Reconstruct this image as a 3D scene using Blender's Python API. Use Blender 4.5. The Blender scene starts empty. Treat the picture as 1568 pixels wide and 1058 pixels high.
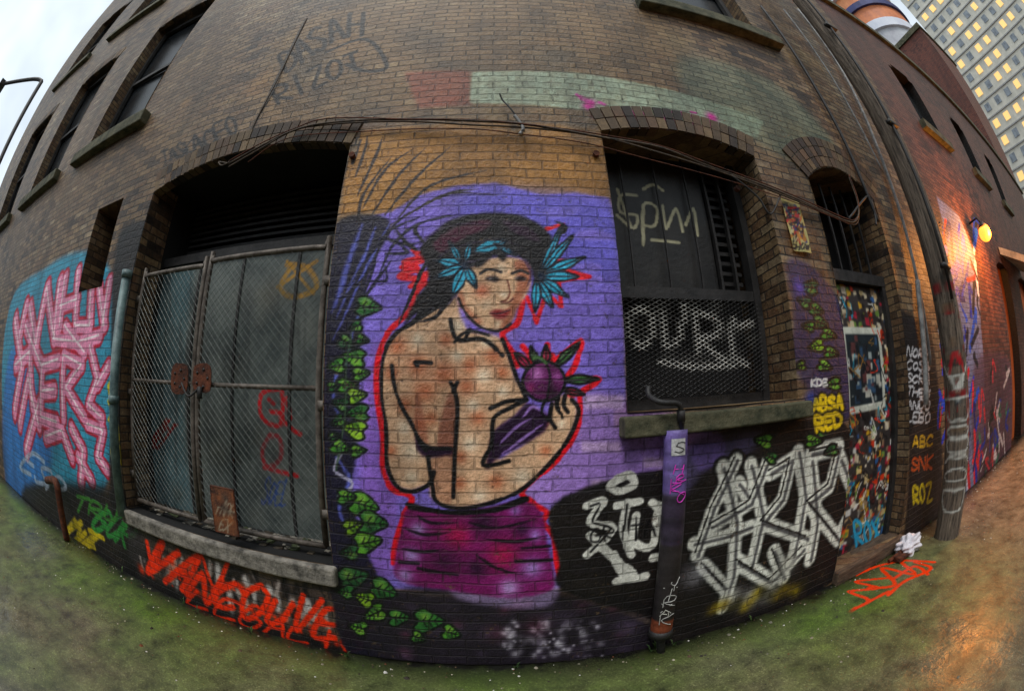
import bpy, math, random, numpy as np
from mathutils import Matrix, Vector
random.seed(4); rng=np.random.default_rng(4)
# ---------------------------------------------------------------- camera calibration (survey of the real wall)
PITCH,ROLL,YAW,FL,SW=math.radians(8.8),math.radians(1.05),math.radians(2.38),14.94,36.9
D=2.16; H=1.59
def RM(p,ro,ya):
    cp,sp=math.cos(p),math.sin(p); P=np.array([[1,0,0],[0,cp,-sp],[0,sp,cp]])
    c,s=math.cos(ro),math.sin(ro); Q=np.array([[c,0,s],[0,1,0],[-s,0,c]])
    c,s=math.cos(ya),math.sin(ya); Y=np.array([[c,s,0],[-s,c,0],[0,0,1]])
    return Y@P@Q
M=RM(PITCH,ROLL,YAW)
def ray(u,v):
    dx=(u-784)/1568*SW; dy=(v-529)/1568*SW; r=math.hypot(dx,dy)+1e-9
    th=2*math.asin(min(1,r/(2*FL))); s=math.sin(th)/r
    return M@np.array([dx*s,math.cos(th),-dy*s])
def W(u,v,y=D):
    d=ray(u,v); f=max(d[1],.02); return d[0]/f*y, d[2]/f*y+H
def G(u,v):
    d=ray(u,v); f=min(d[2],-.02); return -d[0]/f*H, -d[1]/f*H
# ---------------------------------------------------------------- helpers
col=bpy.context.scene.collection
def lin(c):
    c=np.asarray(c,float); return np.where(c<=.04045,c/12.92,((c+.055)/1.055)**2.4)
def rgb(r,g,b): return tuple(lin(np.array([r,g,b])/255.))+(1,)
def empty(n):
    e=bpy.data.objects.new(n,None); col.objects.link(e); return e
def mesh(name,v,f,mat,parent=None,colors=None,smooth=False):
    me=bpy.data.meshes.new(name)
    v=np.asarray(v,np.float32).reshape(-1,3)
    if isinstance(f,np.ndarray):
        n=len(f); me.vertices.add(len(v)); me.vertices.foreach_set('co',v.ravel())
        me.loops.add(n*4); me.polygons.add(n)
        me.loops.foreach_set('vertex_index',f.astype(np.int32).ravel())
        me.polygons.foreach_set('loop_start',np.arange(0,n*4,4,dtype=np.int32)); me.update(calc_edges=True)
    else:
        me.from_pydata(v.tolist(),[],f); me.update()
    if colors is not None:
        a=me.color_attributes.new('paint','FLOAT_COLOR','POINT'); a.data.foreach_set('color',np.asarray(colors,np.float32).ravel())
    if smooth: me.polygons.foreach_set('use_smooth',[True]*len(me.polygons))
    if mat: me.materials.append(mat)
    o=bpy.data.objects.new(name,me); col.objects.link(o)
    if parent: o.parent=parent
    return o
class Geo:
    def __init__(s): s.v=[];s.f=[];s.c=[]
    def box(s,x0,x1,y0,y1,z0,z1,c=None,j=0):
        b=len(s.v)
        for x in(x0,x1):
            for y in(y0,y1):
                for z in(z0,z1): s.v.append((x+random.uniform(-j,j),y+random.uniform(-j,j),z+random.uniform(-j,j)))
        s.f+=[[b+i for i in q] for q in((0,1,3,2),(4,6,7,5),(0,4,5,1),(2,3,7,6),(0,2,6,4),(1,5,7,3))]
        if c is not None: s.c+=[c]*8
    def tube(s,pts,r,n=6,c=None,rs=None,cap=True):
        pts=[np.array(p,float) for p in pts]; b=len(s.v); m=len(pts)
        for i,p in enumerate(pts):
            t=pts[min(i+1,m-1)]-pts[max(i-1,0)]; t/=np.linalg.norm(t)+1e-12
            a=np.cross(t,[0,0,1.]) if abs(t[2])<.9 else np.cross(t,[1.,0,0]); a/=np.linalg.norm(a); bb=np.cross(t,a)
            rr=rs[i] if rs else r
            for k in range(n):
                q=2*math.pi*k/n; s.v.append(tuple(p+rr*(math.cos(q)*a+math.sin(q)*bb)))
                if c is not None: s.c.append(c[i] if isinstance(c,list) else c)
        for i in range(m-1):
            for k in range(n):
                k2=(k+1)%n; s.f.append([b+i*n+k,b+i*n+k2,b+(i+1)*n+k2,b+(i+1)*n+k])
        if cap: s.f.append([b+k for k in range(n)][::-1]); s.f.append([b+(m-1)*n+k for k in range(n)])
    def make(s,name,mat,parent=None,smooth=False):
        return mesh(name,s.v,s.f,mat,parent,s.c if s.c else None,smooth)
def bevel(o,w=.006,seg=2):
    m=o.modifiers.new('b','BEVEL'); m.width=w; m.segments=seg; m.limit_method='ANGLE'; return o
def cm(p,n=6,closed=False):
    p=[np.array(q,float) for q in p]
    if len(p)<3 and not closed: return p
    o=[]; m=len(p); rg=range(m) if closed else range(m-1)
    for i in rg:
        g=(lambda k:p[k%m]) if closed else (lambda k:p[max(0,min(m-1,k))])
        a,b,c,d=g(i-1),g(i),g(i+1),g(i+2)
        for k in range(n):
            t=k/n; o.append(.5*((2*b)+(-a+c)*t+(2*a-5*b+4*c-d)*t*t+(-a+3*b-3*c+d)*t**3))
    if not closed:o.append(p[-1])
    return o
# ---------------------------------------------------------------- paint canvas (rectified metres)
FONT={'A':[[(0,0),(.5,1),(1,0)],[(.2,.4),(.8,.4)]],'B':[[(0,0),(0,1),(.8,.9),(.7,.55),(0,.5),(.9,.4),(.8,.05),(0,0)]],'C':[[(1,.85),(.5,1),(0,.6),(.1,.15),(.6,0),(1,.2)]],
'D':[[(0,0),(0,1),(.7,.9),(1,.5),(.7,.1),(0,0)]],'E':[[(1,1),(0,.95),(.05,0),(1,.05)],[(0,.5),(.7,.5)]],'G':[[(1,.85),(.5,1),(0,.6),(.1,.1),(.7,0),(1,.4),(.5,.45)]],
'H':[[(0,0),(0,1)],[(1,0),(1,1)],[(0,.5),(1,.55)]],'I':[[(.5,0),(.5,1)]],'K':[[(0,0),(0,1)],[(1,1),(0,.45),(1,0)]],'L':[[(0,1),(0,0),(.9,.05)]],'M':[[(0,0),(.1,1),(.5,.3),(.9,1),(1,0)]],
'N':[[(0,0),(0,1),(1,0),(1,1)]],'O':[[(.5,1),(.05,.7),(.1,.2),(.5,0),(.95,.3),(.9,.8),(.5,1)]],'P':[[(0,0),(0,1),(.9,.9),(.9,.5),(0,.45)]],
'R':[[(0,0),(0,1),(.9,.85),(.8,.5),(0,.45),(1,0)]],'S':[[(1,.85),(.5,1),(0,.75),(.5,.5),(1,.25),(.5,0),(0,.15)]],'T':[[(0,1),(1,1)],[(.5,1),(.5,0)]],
'U':[[(0,1),(.05,.2),(.5,0),(.95,.2),(1,1)]],'V':[[(0,1),(.5,0),(1,1)]],'W':[[(0,1),(.25,0),(.5,.7),(.75,0),(1,1)]],'X':[[(0,1),(1,0)],[(1,1),(0,0)]],'Y':[[(0,1),(.5,.5),(1,1)],[(.5,.5),(.5,0)]],'Z':[[(0,1),(1,1),(0,0),(1,0)]]}
class Canvas:
    def __init__(s,x0,x1,z0,z1,res,proj):
        s.x0,s.z0,s.res=x0,z0,res; s.w=int((x1-x0)/res)+1; s.h=int((z1-z0)/res)+1
        s.C=np.zeros((s.h,s.w,4),np.float32); s.proj=proj
        n=rng.random((s.h//8+3,s.w//8+3)); s.N=np.repeat(np.repeat(n,8,0),8,1)[:s.h,:s.w]
    def sub(s,P,pad):
        P=np.array(P); a=int((P[:,0].min()-pad-s.x0)/s.res); b=int((P[:,0].max()+pad-s.x0)/s.res)+2
        c=int((P[:,1].min()-pad-s.z0)/s.res); d=int((P[:,1].max()+pad-s.z0)/s.res)+2
        a=max(a,0);c=max(c,0);b=min(b,s.w);d=min(d,s.h)
        if a>=b or c>=d: return None
        X,Z=np.meshgrid(s.x0+np.arange(a,b)*s.res,s.z0+np.arange(c,d)*s.res); return a,b,c,d,X,Z
    def blend(s,box,m,colr):
        a,b,c,d=box; T=s.C[c:d,a:b]; m=m[...,None]; cc=np.array(colr)/255.
        oa=T[...,3:4]; na=m+oa*(1-m)
        T[...,:3]=np.where(na>1e-4,(cc*m+T[...,:3]*oa*(1-m))/np.maximum(na,1e-4),T[...,:3]); T[...,3:4]=na
    def scale(s,P):
        u,v=np.mean(np.array(P,float),0); a=np.array(s.proj(u,v)); b=np.array(s.proj(u+2,v)); c=np.array(s.proj(u,v+2))
        return math.sqrt(max(abs((b-a)[0]*(c-a)[1]-(b-a)[1]*(c-a)[0]),1e-9))/2
    def stroke(s,pts,w,colr,a=1.,soft=.35,smooth=True,taper=False,closed=False,raw=False):
        sc=s.scale(pts) if not raw else 1
        P=[s.proj(*p) for p in pts] if not raw else pts
        w=w*sc
        if smooth: P=cm(P,5,closed)
        elif closed: P=list(P)+[P[0]]
        P=np.array(P); so=max(soft*w,s.res*1.2); B=s.sub(P,w+so)
        if B is None: return
        x0,x1,y0,y1,X,Z=B; m=np.zeros(X.shape,np.float32); L=len(P)-1
        for i in range(L):
            p,q=P[i],P[i+1]; t0=(i+.5)/L; ww=w*(1 if not taper else max(.15,math.sin(math.pi*min(1,t0*.9+.1))))/2
            pad=ww+so; a_=max(0,int((min(p[0],q[0])-pad-s.x0)/s.res)-x0); b_=int((max(p[0],q[0])+pad-s.x0)/s.res)+2-x0
            c_=max(0,int((min(p[1],q[1])-pad-s.z0)/s.res)-y0); d_=int((max(p[1],q[1])+pad-s.z0)/s.res)+2-y0
            XX=X[c_:d_,a_:b_];ZZ=Z[c_:d_,a_:b_]
            if XX.size==0: continue
            v=q-p; l=v@v+1e-12; t=np.clip(((XX-p[0])*v[0]+(ZZ-p[1])*v[1])/l,0,1)
            dd=np.hypot(XX-p[0]-t*v[0],ZZ-p[1]-t*v[1])
            m[c_:d_,a_:b_]=np.maximum(m[c_:d_,a_:b_],np.clip((ww-dd)/so+.5,0,1))
        s.blend((x0,x1,y0,y1),m*a,colr)
    def fill(s,pts,colr,a=1.,soft=0,smooth=True,raw=False,noise=0):
        P=[s.proj(*p) for p in pts] if not raw else pts
        sc=1 if raw else s.scale(pts)
        if smooth: P=cm(P,5,True)
        P=np.array(P); so=soft*sc; B=s.sub(P,so*1.5+.01)
        if B is None: return
        x0,x1,y0,y1,X,Z=B; m=np.zeros(X.shape,bool)
        for i in range(len(P)):
            p,q=P[i],P[(i+1)%len(P)]
            if p[1]==q[1]: continue
            m^=((Z>=min(p[1],q[1]))&(Z<max(p[1],q[1])))&(X<p[0]+(Z-p[1])/(q[1]-p[1])*(q[0]-p[0]))
        m=m.astype(np.float32); k=max(1,int(so/s.res/2))
        for _ in range(2 if so>0 else 1):
            for ax in(0,1):
                pad=[(0,0),(0,0)]; pad[ax]=(k+1,k); cs=np.cumsum(np.pad(m,pad,mode='edge'),axis=ax)
                n=m.shape[ax]; hi=np.take(cs,np.arange(2*k+1,2*k+1+n).clip(0,cs.shape[ax]-1),axis=ax); lo=np.take(cs,np.arange(0,n),axis=ax); m=(hi-lo)/(2*k+1)
        if noise: m=m*(1-noise+noise*s.N[y0:y1,x0:x1])
        s.blend((x0,x1,y0,y1),np.clip(m,0,1)*a,colr)
    def spray(s,u,v,r,colr,a=.5):
        P=[s.proj(u,v)]; R_=r*s.scale([(u,v)]); B=s.sub(P,R_*1.6)
        if B is None:return
        x0,x1,y0,y1,X,Z=B; d=np.hypot(X-P[0][0],Z-P[0][1])/R_; s.blend((x0,x1,y0,y1),a*np.exp(-d*d*1.8)*(d<1.6),colr)
    def text(s,t,path,h,w,colr,a=1.,jit=.12,wid=.75,smooth=True,slant=.1,out=None):
        P=np.array(cm(path,8)); L=np.r_[0,np.cumsum(np.hypot(*np.diff(P,axis=0).T))]; n=len(t); st=L[-1]/n
        S=[]
        for i,ch in enumerate(t):
            if ch not in FONT: continue
            x=np.interp(i*st,L,P[:,0]);y=np.interp(i*st,L,P[:,1]);x2=np.interp((i+1)*st,L,P[:,0]);y2=np.interp((i+1)*st,L,P[:,1])
            tx,ty=(x2-x)/st,(y2-y)/st; hh=h*(1+random.uniform(-jit,jit)*1.5)
            for pl in FONT[ch]:
                q=[]
                for (a_,b_) in pl:
                    a_=a_*wid*st+b_*slant*hh+random.uniform(-jit,jit)*st*.5; b2=b_*hh+random.uniform(-jit,jit)*hh*.3
                    q.append((x+tx*a_+ty*b2,y+ty*a_-tx*b2))
                S.append(q)
        if out:
            for q in S: s.stroke(q,w+out[0],out[1],a,smooth=smooth)
        for q in S: s.stroke(q,w,colr,a,smooth=smooth)
    def sample(s,X,Z):
        i=np.clip(np.round((X-s.x0)/s.res).astype(int),0,s.w-1); j=np.clip(np.round((Z-s.z0)/s.res).astype(int),0,s.h-1)
        c=s.C[j,i].copy(); out=(X<s.x0)|(X>s.x0+s.w*s.res)|(Z>s.z0+s.h*s.res); c[out]=0
        l=c[...,:3].mean(-1,keepdims=True); c[...,:3]=np.clip(l+(c[...,:3]-l)*1.18,0,1)
        c[...,:3]=lin(c[...,:3]); return c
    def leaf(s,b,t,w,colr,oc=(15,20,20),ow=3,vein=True):
        b=np.array(b,float);t=np.array(t,float);d=t-b;n=np.array([-d[1],d[0]]);n/=np.linalg.norm(n)+1e-9;w/=2
        P=[b,b+d*.25+n*w*.8,b+d*.5+n*w,b+d*.78+n*w*.55,t,b+d*.78-n*w*.55,b+d*.5-n*w,b+d*.25-n*w*.8]
        s.fill(P,colr,smooth=True); s.stroke(P,ow,oc,closed=True)
        if vein: s.stroke([b,t],ow*.7,oc)
def lines(lo,hi,fn,snap):
    L=[lo]
    while L[-1]<hi: L.append(L[-1]+fn(L[-1]))
    L[-1]=hi; L=np.array(L)
    for e in snap:
        if lo<e<hi: i=np.argmin(abs(L-e)); L[i]=e
    return np.unique(L)
def grid(name,XL,ZL,y,mat,parent,canvas,holes=(),bump=0,axis='xz'):
    X,Z=np.meshgrid(XL,ZL); nx,nz=len(XL),len(ZL)
    Yy=np.full(X.shape,y) if np.isscalar(y) else y(X,Z)
    v=np.stack([X,Yy,Z],-1) if axis=='xz' else np.stack([X,Z,Yy],-1)
    i=np.arange(nx-1);j=np.arange(nz-1);I,J=np.meshgrid(i,j); a=J*nx+I
    f=np.stack([a,a+1,a+nx+1,a+nx],-1)
    cx=(X[:-1,:-1]+X[1:,1:])/2;cz=(Z[:-1,:-1]+Z[1:,1:])/2; keep=np.ones(cx.shape,bool)
    for h in holes:
        x0,x1,z0,z1,rise=h; xm=(x0+x1)/2; hw=(x1-x0)/2; top=z1+rise*(1-((cx-xm)/hw)**2)
        keep&=~((cx>x0)&(cx<x1)&(cz>z0)&(cz<top))
    f=f[keep]
    return mesh(name,v,f,mat,parent,canvas.sample(X,Z).reshape(-1,4) if canvas else np.zeros((nx*nz,4)))
# ---------------------------------------------------------------- materials
def new(name):
    m=bpy.data.materials.new(name); m.use_nodes=True; nt=m.node_tree; return m,nt,nt.nodes['Principled BSDF']
def N(nt,t,**k):
    n=nt.nodes.new(t)
    for a,b in k.items(): n.inputs[a].default_value=b
    return n
def mixc(nt,fac,a,b,mode='MIX'):
    n=nt.nodes.new('ShaderNodeMix'); n.data_type='RGBA'; n.blend_type=mode
    for s_,x in((0,fac),(6,a),(7,b)):
        if isinstance(x,(int,float,tuple)): n.inputs[s_].default_value=x
        else: nt.links.new(x,n.inputs[s_])
    return n.outputs[2]
def math_(nt,op,a,b=0.,clamp=False):
    n=nt.nodes.new('ShaderNodeMath'); n.operation=op; n.use_clamp=clamp
    for i,x in enumerate((a,b)):
        if isinstance(x,(int,float)): n.inputs[i].default_value=x
        else: nt.links.new(x,n.inputs[i])
    return n.outputs[0]
def ramp(nt,fac,stops):
    n=nt.nodes.new('ShaderNodeValToRGB'); e=n.color_ramp.elements
    while len(e)<len(stops): e.new(.5)
    for k,(p,c) in enumerate(stops): e[k].position=p; e[k].color=c if len(c)==4 else (*c,1)
    nt.links.new(fac,n.inputs[0]); return n.outputs[0]
def g1(v): return (v,v,v,1)
def noise(nt,vec,scale,detail=3,rough=.6,mul=None):
    if mul:
        m=nt.nodes.new('ShaderNodeVectorMath'); m.operation='MULTIPLY'; nt.links.new(vec,m.inputs[0]); m.inputs[1].default_value=mul; vec=m.outputs[0]
    n=N(nt,'ShaderNodeTexNoise',Scale=scale,Detail=detail,Roughness=rough); nt.links.new(vec,n.inputs['Vector']); return n.outputs[0]
def brickmat(name,paint,stops,mortar,bw=.205,rh=.067,ms=.0065,rough=.5):
    m,nt,bs=new(name); L=nt.links.new
    pos=nt.nodes.new('ShaderNodeNewGeometry').outputs['Position']
    sp=nt.nodes.new('ShaderNodeSeparateXYZ'); L(pos,sp.inputs[0]); u=math_(nt,'ADD',sp.outputs[0],sp.outputs[1])
    nd=noise(nt,pos,3.5,2)
    dd=math_(nt,'MULTIPLY',math_(nt,'SUBTRACT',nd,.5),.03)
    v=math_(nt,'ADD',sp.outputs[2],dd); u2=math_(nt,'ADD',u,dd)
    cb=nt.nodes.new('ShaderNodeCombineXYZ'); L(u2,cb.inputs[0]); L(v,cb.inputs[1])
    bt=N(nt,'ShaderNodeTexBrick',Scale=1.,Color1=g1(0),Color2=g1(1),Mortar=g1(.5)); L(cb.outputs[0],bt.inputs['Vector'])
    bt.inputs['Mortar Size'].default_value=ms; bt.inputs['Mortar Smooth'].default_value=.4; bt.inputs['Brick Width'].default_value=bw; bt.inputs['Row Height'].default_value=rh
    rnd=bt.outputs[0]; fac=bt.outputs[1]
    n1=noise(nt,pos,.55,3); nf=noise(nt,pos,34,3,.75); ns=noise(nt,pos,1.6,3,.6,(1.5,1.5,.25)); nm=noise(nt,pos,6,4,.75)
    sel=math_(nt,'ADD',math_(nt,'ADD',math_(nt,'MULTIPLY',rnd,.3),math_(nt,'MULTIPLY',nm,.34)),math_(nt,'MULTIPLY',n1,.4))
    bare=ramp(nt,sel,stops)
    bare=mixc(nt,math_(nt,'MULTIPLY',fac,.85),bare,mortar)
    dark=math_(nt,'MULTIPLY',fac,.55)  # extra joint darkening, ambient occlusion painted into the colour
    if paint:
        at=nt.nodes.new('ShaderNodeAttribute'); at.attribute_name='paint'
        wear=ramp(nt,math_(nt,'ADD',math_(nt,'MULTIPLY',nm,.5),math_(nt,'MULTIPLY',nf,.5)),[(.35,g1(.4)),(.42,g1(1))])
        am=math_(nt,'MULTIPLY',at.outputs['Alpha'],wear,True); am=math_(nt,'MULTIPLY',am,math_(nt,'SUBTRACT',1,math_(nt,'MULTIPLY',fac,.1)))
        pc=mixc(nt,1.,at.outputs['Color'],ramp(nt,rnd,[(0,g1(.84)),(1,g1(1.12))]),'MULTIPLY')
        bare=mixc(nt,am,bare,pc)
        dark=math_(nt,'MULTIPLY',dark,math_(nt,'SUBTRACT',1,math_(nt,'MULTIPLY',am,.62)))
    c=mixc(nt,dark,bare,(.012,.011,.012,1))
    c=mixc(nt,1.,c,ramp(nt,ns,[(.3,g1(.55)),(.56,g1(1.08))]),'MULTIPLY')
    c=mixc(nt,1.,c,ramp(nt,nf,[(.25,g1(.62)),(.6,g1(1.12))]),'MULTIPLY')
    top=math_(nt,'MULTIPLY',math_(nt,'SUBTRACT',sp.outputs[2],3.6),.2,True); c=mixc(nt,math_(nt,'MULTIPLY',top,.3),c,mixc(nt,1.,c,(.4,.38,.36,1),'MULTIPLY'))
    L(c,bs.inputs['Base Color']); bs.inputs['Roughness'].default_value=rough; bs.inputs['Specular IOR Level'].default_value=.4
    h=math_(nt,'ADD',math_(nt,'SUBTRACT',1,fac),math_(nt,'ADD',math_(nt,'MULTIPLY',nf,.9),math_(nt,'MULTIPLY',nm,.7)))
    h=math_(nt,'ADD',h,math_(nt,'MULTIPLY',rnd,.35))
    b=N(nt,'ShaderNodeBump',Strength=1.,Distance=.010); L(h,b.inputs['Height']); L(b.outputs[0],bs.inputs['Normal'])
    return m
def plain(name,c1,c2,sc=8,rough=.7,metal=0,bump=.3,mul=None,attr=False,dist=.01):
    m,nt,bs=new(name); L=nt.links.new; pos=nt.nodes.new('ShaderNodeNewGeometry').outputs['Position']
    n=noise(nt,pos,sc,4,.7,mul); c=ramp(nt,n,[(.32,c1),(.66,c2)])
    if attr:
        at=nt.nodes.new('ShaderNodeAttribute'); at.attribute_name='paint'
        if attr=='mul': c=mixc(nt,1.,at.outputs['Color'],ramp(nt,n,[(.3,g1(.55)),(.65,g1(1.1))]),'MULTIPLY')
        else: c=mixc(nt,at.outputs['Alpha'],c,mixc(nt,1.,at.outputs['Color'],ramp(nt,n,[(.3,g1(.6)),(.6,g1(1.05))]),'MULTIPLY'))
    L(c,bs.inputs['Base Color']); bs.inputs['Roughness'].default_value=rough; bs.inputs['Metallic'].default_value=metal
    n2=noise(nt,pos,sc*5,3,.7,mul); b=N(nt,'ShaderNodeBump',Strength=bump,Distance=dist); L(n2,b.inputs['Height']); L(b.outputs[0],bs.inputs['Normal'])
    return m
STOPS=[(.30,rgb(38,32,30)),(.41,rgb(86,66,48)),(.5,rgb(134,110,80)),(.58,rgb(98,72,52)),(.66,rgb(124,106,84)),(.76,rgb(176,154,118))]
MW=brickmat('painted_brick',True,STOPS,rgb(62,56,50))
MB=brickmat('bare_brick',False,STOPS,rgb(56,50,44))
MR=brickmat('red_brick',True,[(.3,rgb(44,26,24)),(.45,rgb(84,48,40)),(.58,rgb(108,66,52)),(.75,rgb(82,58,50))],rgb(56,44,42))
MV=plain('voussoir_brick',g1(.2),g1(.3),30,.7,attr='mul',bump=.5)
MS=plain('mossy_stone',rgb(34,40,22),rgb(96,92,70),7,.85,bump=.8)
MCn=plain('old_concrete',rgb(60,58,54),rgb(156,150,140),9,.85,bump=.8)
MBl=plain('black_void',rgb(8,8,9),rgb(26,25,26),3,.8)
MP=plain('panel_paint',rgb(56,66,66),rgb(104,112,108),4,.5,attr=True,bump=.15)
MFr=plain('dark_frame',rgb(16,16,18),rgb(48,46,46),10,.6,bump=.3)
MSt=plain('galvanised_steel',rgb(70,74,74),rgb(130,132,128),14,.45,.6,.2)
MTe=plain('teal_pipe_paint',rgb(54,76,80),rgb(116,140,140),9,.5,0,.2)
MRu=plain('rusty_metal',rgb(34,18,14),rgb(112,58,32),16,.8,.2,.6)
MDo=plain('stickered_door',rgb(40,42,44),rgb(70,70,70),7,.5,attr=True,bump=.2)
MWo=plain('weathered_wood',rgb(50,42,38),rgb(150,134,118),5,.85,bump=1.,mul=(9,9,.8),attr=True,dist=.02)
MCa=plain('cable_rubber',rgb(24,20,18),rgb(90,72,54),20,.7)
MCo=plain('conduit_paint',rgb(90,90,92),rgb(164,164,162),9,.6)
MMe=plain('expanded_mesh',g1(.05),g1(.1),30,.5,.2,attr='mul')
# ---------------------------------------------------------------- MAIN WALL PAINT
C=Canvas(-9.5,14,0,5.4,.006,W)
K=(7,6,10); U=random.uniform
C.fill([(541,200),(700,188),(925,200),(935,300),(930,330),(520,330)],(176,126,54),.78,6,False)
C.fill([(470,30),(1000,25),(1020,160),(905,200),(540,188),(400,200)],(136,106,62),.4,30)
C.fill([(380,215),(240,290),(60,320),(20,400),(20,250),(280,60)],(106,84,60),.35,20)
for k in range(80): C.spray(U(200,1250),U(40,210),U(8,30),random.choice([(30,26,26),(170,150,110),(40,34,30),(120,110,96),(150,110,60)]),U(.15,.45))
C.fill([(620,110),(718,108),(722,160),(640,165)],(134,54,34),.6,5,False)
C.fill([(722,110),(880,112),(1030,140),(1170,185),(1160,210),(1085,195),(905,170),(718,158)],(172,188,166),.95,2,False,noise=.3)
C.fill([(1050,90),(1190,130),(1300,260),(1200,240),(1060,150)],(108,122,104),.6,14)
C.fill([(925,168),(985,175),(1090,200),(1090,216),(915,185)],(100,58,60),.7,3)
for u,v in((900,163),(965,174),(1024,184),(1090,190),(905,158),(1090,180)): C.spray(u,v,8,(230,40,170),1)
for k in range(14): u=U(880,1100); v=150+(u-880)*.17+U(-10,12); C.stroke([(u,v),(u+U(5,18),v+U(0,5))],U(3,6),(214,70,170),U(.4,.9))
C.text('DASAH',[(440,110),(520,60),(560,55)],30,5,K,.95); C.text('RIZOT',[(425,160),(500,125),(560,100)],30,5,K,.95)
C.stroke([(500,80),(560,60),(592,100),(560,108),(530,98)],5,K,.95); C.text('ACEO',[(300,235),(370,200)],24,4.5,K,.9); C.text('TASK',[(250,250),(300,235)],20,3.5,K,.7)
C.stroke([(470,30),(420,130),(378,215)],5,K,.8)
# left piece
C.fill([(15,470),(70,410),(130,385),(172,425),(176,560),(164,740),(110,760),(15,700)],(58,148,176),.95,5)
C.fill([(15,540),(60,600),(80,700),(50,770),(15,770)],(56,120,186),.95,8)
P1=[[(24,490),(34,560),(22,630)],[(24,560),(46,540),(50,620)],[(46,470),(56,530),(72,440)],[(72,440),(84,520),(92,430)],[(100,425),(92,500)],[(92,470),(118,460)],[(120,415),(116,500),(138,500),(142,420)],[(152,440),(160,500)],[(168,430),(158,500)],
[(30,650),(44,580),(60,650)],[(66,560),(64,640),(88,648)],[(66,560),(90,552)],[(66,600),(84,598)],[(98,545),(98,640)],[(98,545),(126,560),(102,594),(130,640)],[(138,530),(150,580),(136,620),(156,640)],[(82,520),(120,525),(152,515)],
[(70,670),(96,660),(110,700)],[(110,655),(128,690),(124,740)],[(134,650),(158,660),(150,700),(164,720)],[(120,700),(140,735)],[(40,500),(64,560)],[(100,500),(130,540)],[(30,520),(40,470)],[(60,620),(40,690)],[(150,590),(166,560)]]
for p in P1: C.stroke(p,19,(170,18,52),1,.1,False)
for p in P1: C.stroke(p,13,(226,150,182),1,.15,False)
for p in P1: C.stroke([(a-1,b-2) for a,b in p],2.2,(250,236,240),.9,.3,False)
C.fill([(176,395),(190,350),(232,345),(205,480),(185,620),(185,780),(170,770),(172,600)],(18,18,22),.95,5)
C.text('ZEXOS',[(186,710),(178,620),(186,540)],12,5,(206,186,30),.95)
C.fill([(40,745),(170,745),(210,790),(215,890),(120,870),(40,800)],(16,16,20),.95,8)
C.text('KYZE',[(92,830),(140,856)],36,6,(196,176,40),.95); C.text('GOR',[(138,806),(195,840)],40,6,(50,130,60),.95); C.text('ESP',[(30,715),(90,765)],26,4,(180,190,206),.8); C.text('TRU',[(110,780),(180,800)],24,4,(60,120,50),.9)
# under gate sill
C.fill([(195,800),(300,845),(400,875),(505,895),(520,1000),(400,975),(300,945),(200,890)],(50,46,48),.9,4,False,noise=.3)
for k in range(60):
    u=U(205,500); v=825+(u-205)*.22+U(0,50); C.stroke([(u,v),(u+U(-16,16),v+U(8,34))],U(4,11),random.choice([(214,210,206),(14,12,16),(170,160,154),(14,12,16)]),.85,.6)
C.fill([(195,860),(300,915),(400,950),(560,985),(560,1015),(400,1000),(300,970),(195,905)],(16,14,16),.95,12)
OR=(232,56,16)
C.text('VANCOUVER',[(214,872),(290,912),(380,945),(470,968),(562,992)],48,8,OR,1,.2,slant=.2); C.text('LEGALIO',[(290,925),(400,965),(500,992),(560,1000)],28,5,OR,.9,.22)
for k in range(50): u=U(215,560); C.spray(u,860+(u-215)*.38+U(-20,20),U(2,9),OR,.8)
C.stroke([(225,830),(235,870),(250,830)],7,OR,.95); C.stroke([(310,850),(330,900),(350,860)],6,OR,.95)
# mural ground colour
C.fill([(514,345),(600,325),(640,300),(700,285),(760,281),(830,300),(880,296),(934,304),(946,400),(956,520),(958,620),(940,628),(940,655),(1090,662),(1040,712),(900,745),(840,782),(865,900),(600,900),(505,870),(498,640),(500,480)],(138,120,212),1,2,False)
C.fill([(700,300),(930,310),(950,420),(800,420)],(110,108,220),.6,30)
C.fill([(880,600),(1085,664),(1040,710),(850,775),(800,740)],(180,142,206),.7,14)
C.fill([(560,560),(600,560),(610,860),(560,850)],(152,110,200),.7,14)
for k in range(34):
    v=320+k*17; u=U(560,900); C.fill([(u,v),(u+U(30,60),v),(u+U(30,60),v+13),(u,v+13)],random.choice([(160,142,228),(118,98,198),(170,140,212)]),.35,4)
for a in((895,605,955,625),(890,676,950,692),(985,700,1040,716),(905,735,960,746)): C.fill([(a[0],a[1]),(a[2],a[1]),(a[2],a[3]),(a[0],a[3])],(210,182,222),.85,3,False)
C.fill([(514,345),(575,330),(598,350),(566,420),(556,500),(548,640),(545,700),(540,760),(565,850),(600,900),(700,915),(860,915),(1000,960),(1010,1010),(820,1030),(560,1020),(505,900),(495,640),(500,470)],(20,18,36),.95,6)
C.fill([(620,900),(860,905),(1000,930),(1000,1010),(820,1022),(620,1010)],(34,28,38),.85,12)
for k in range(90): u=U(770,925); C.spray(u,U(950,1006),U(2,8),(216,212,224),U(.3,1))
for k in range(44): C.spray(U(620,1000),U(915,1003),U(8,24),random.choice([(84,72,94),(16,12,20),(104,50,72)]),.45)
C.fill([(690,880),(760,875),(850,880),(845,925),(780,930),(700,915)],(180,160,206),.6,8)
for p,w_ in(([(555,345),(535,400),(520,450),(508,480)],9),([(575,350),(560,390),(536,440),(515,490)],6),([(596,345),(575,385),(552,430),(530,480),(510,520)],5),([(520,560),(510,600),(520,640)],6),([(515,700),(535,735),(520,780),(545,830)],6),([(555,470),(540,510),(530,560)],5)): C.stroke(p,w_,(108,116,206),.85,.6,taper=True)
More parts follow.
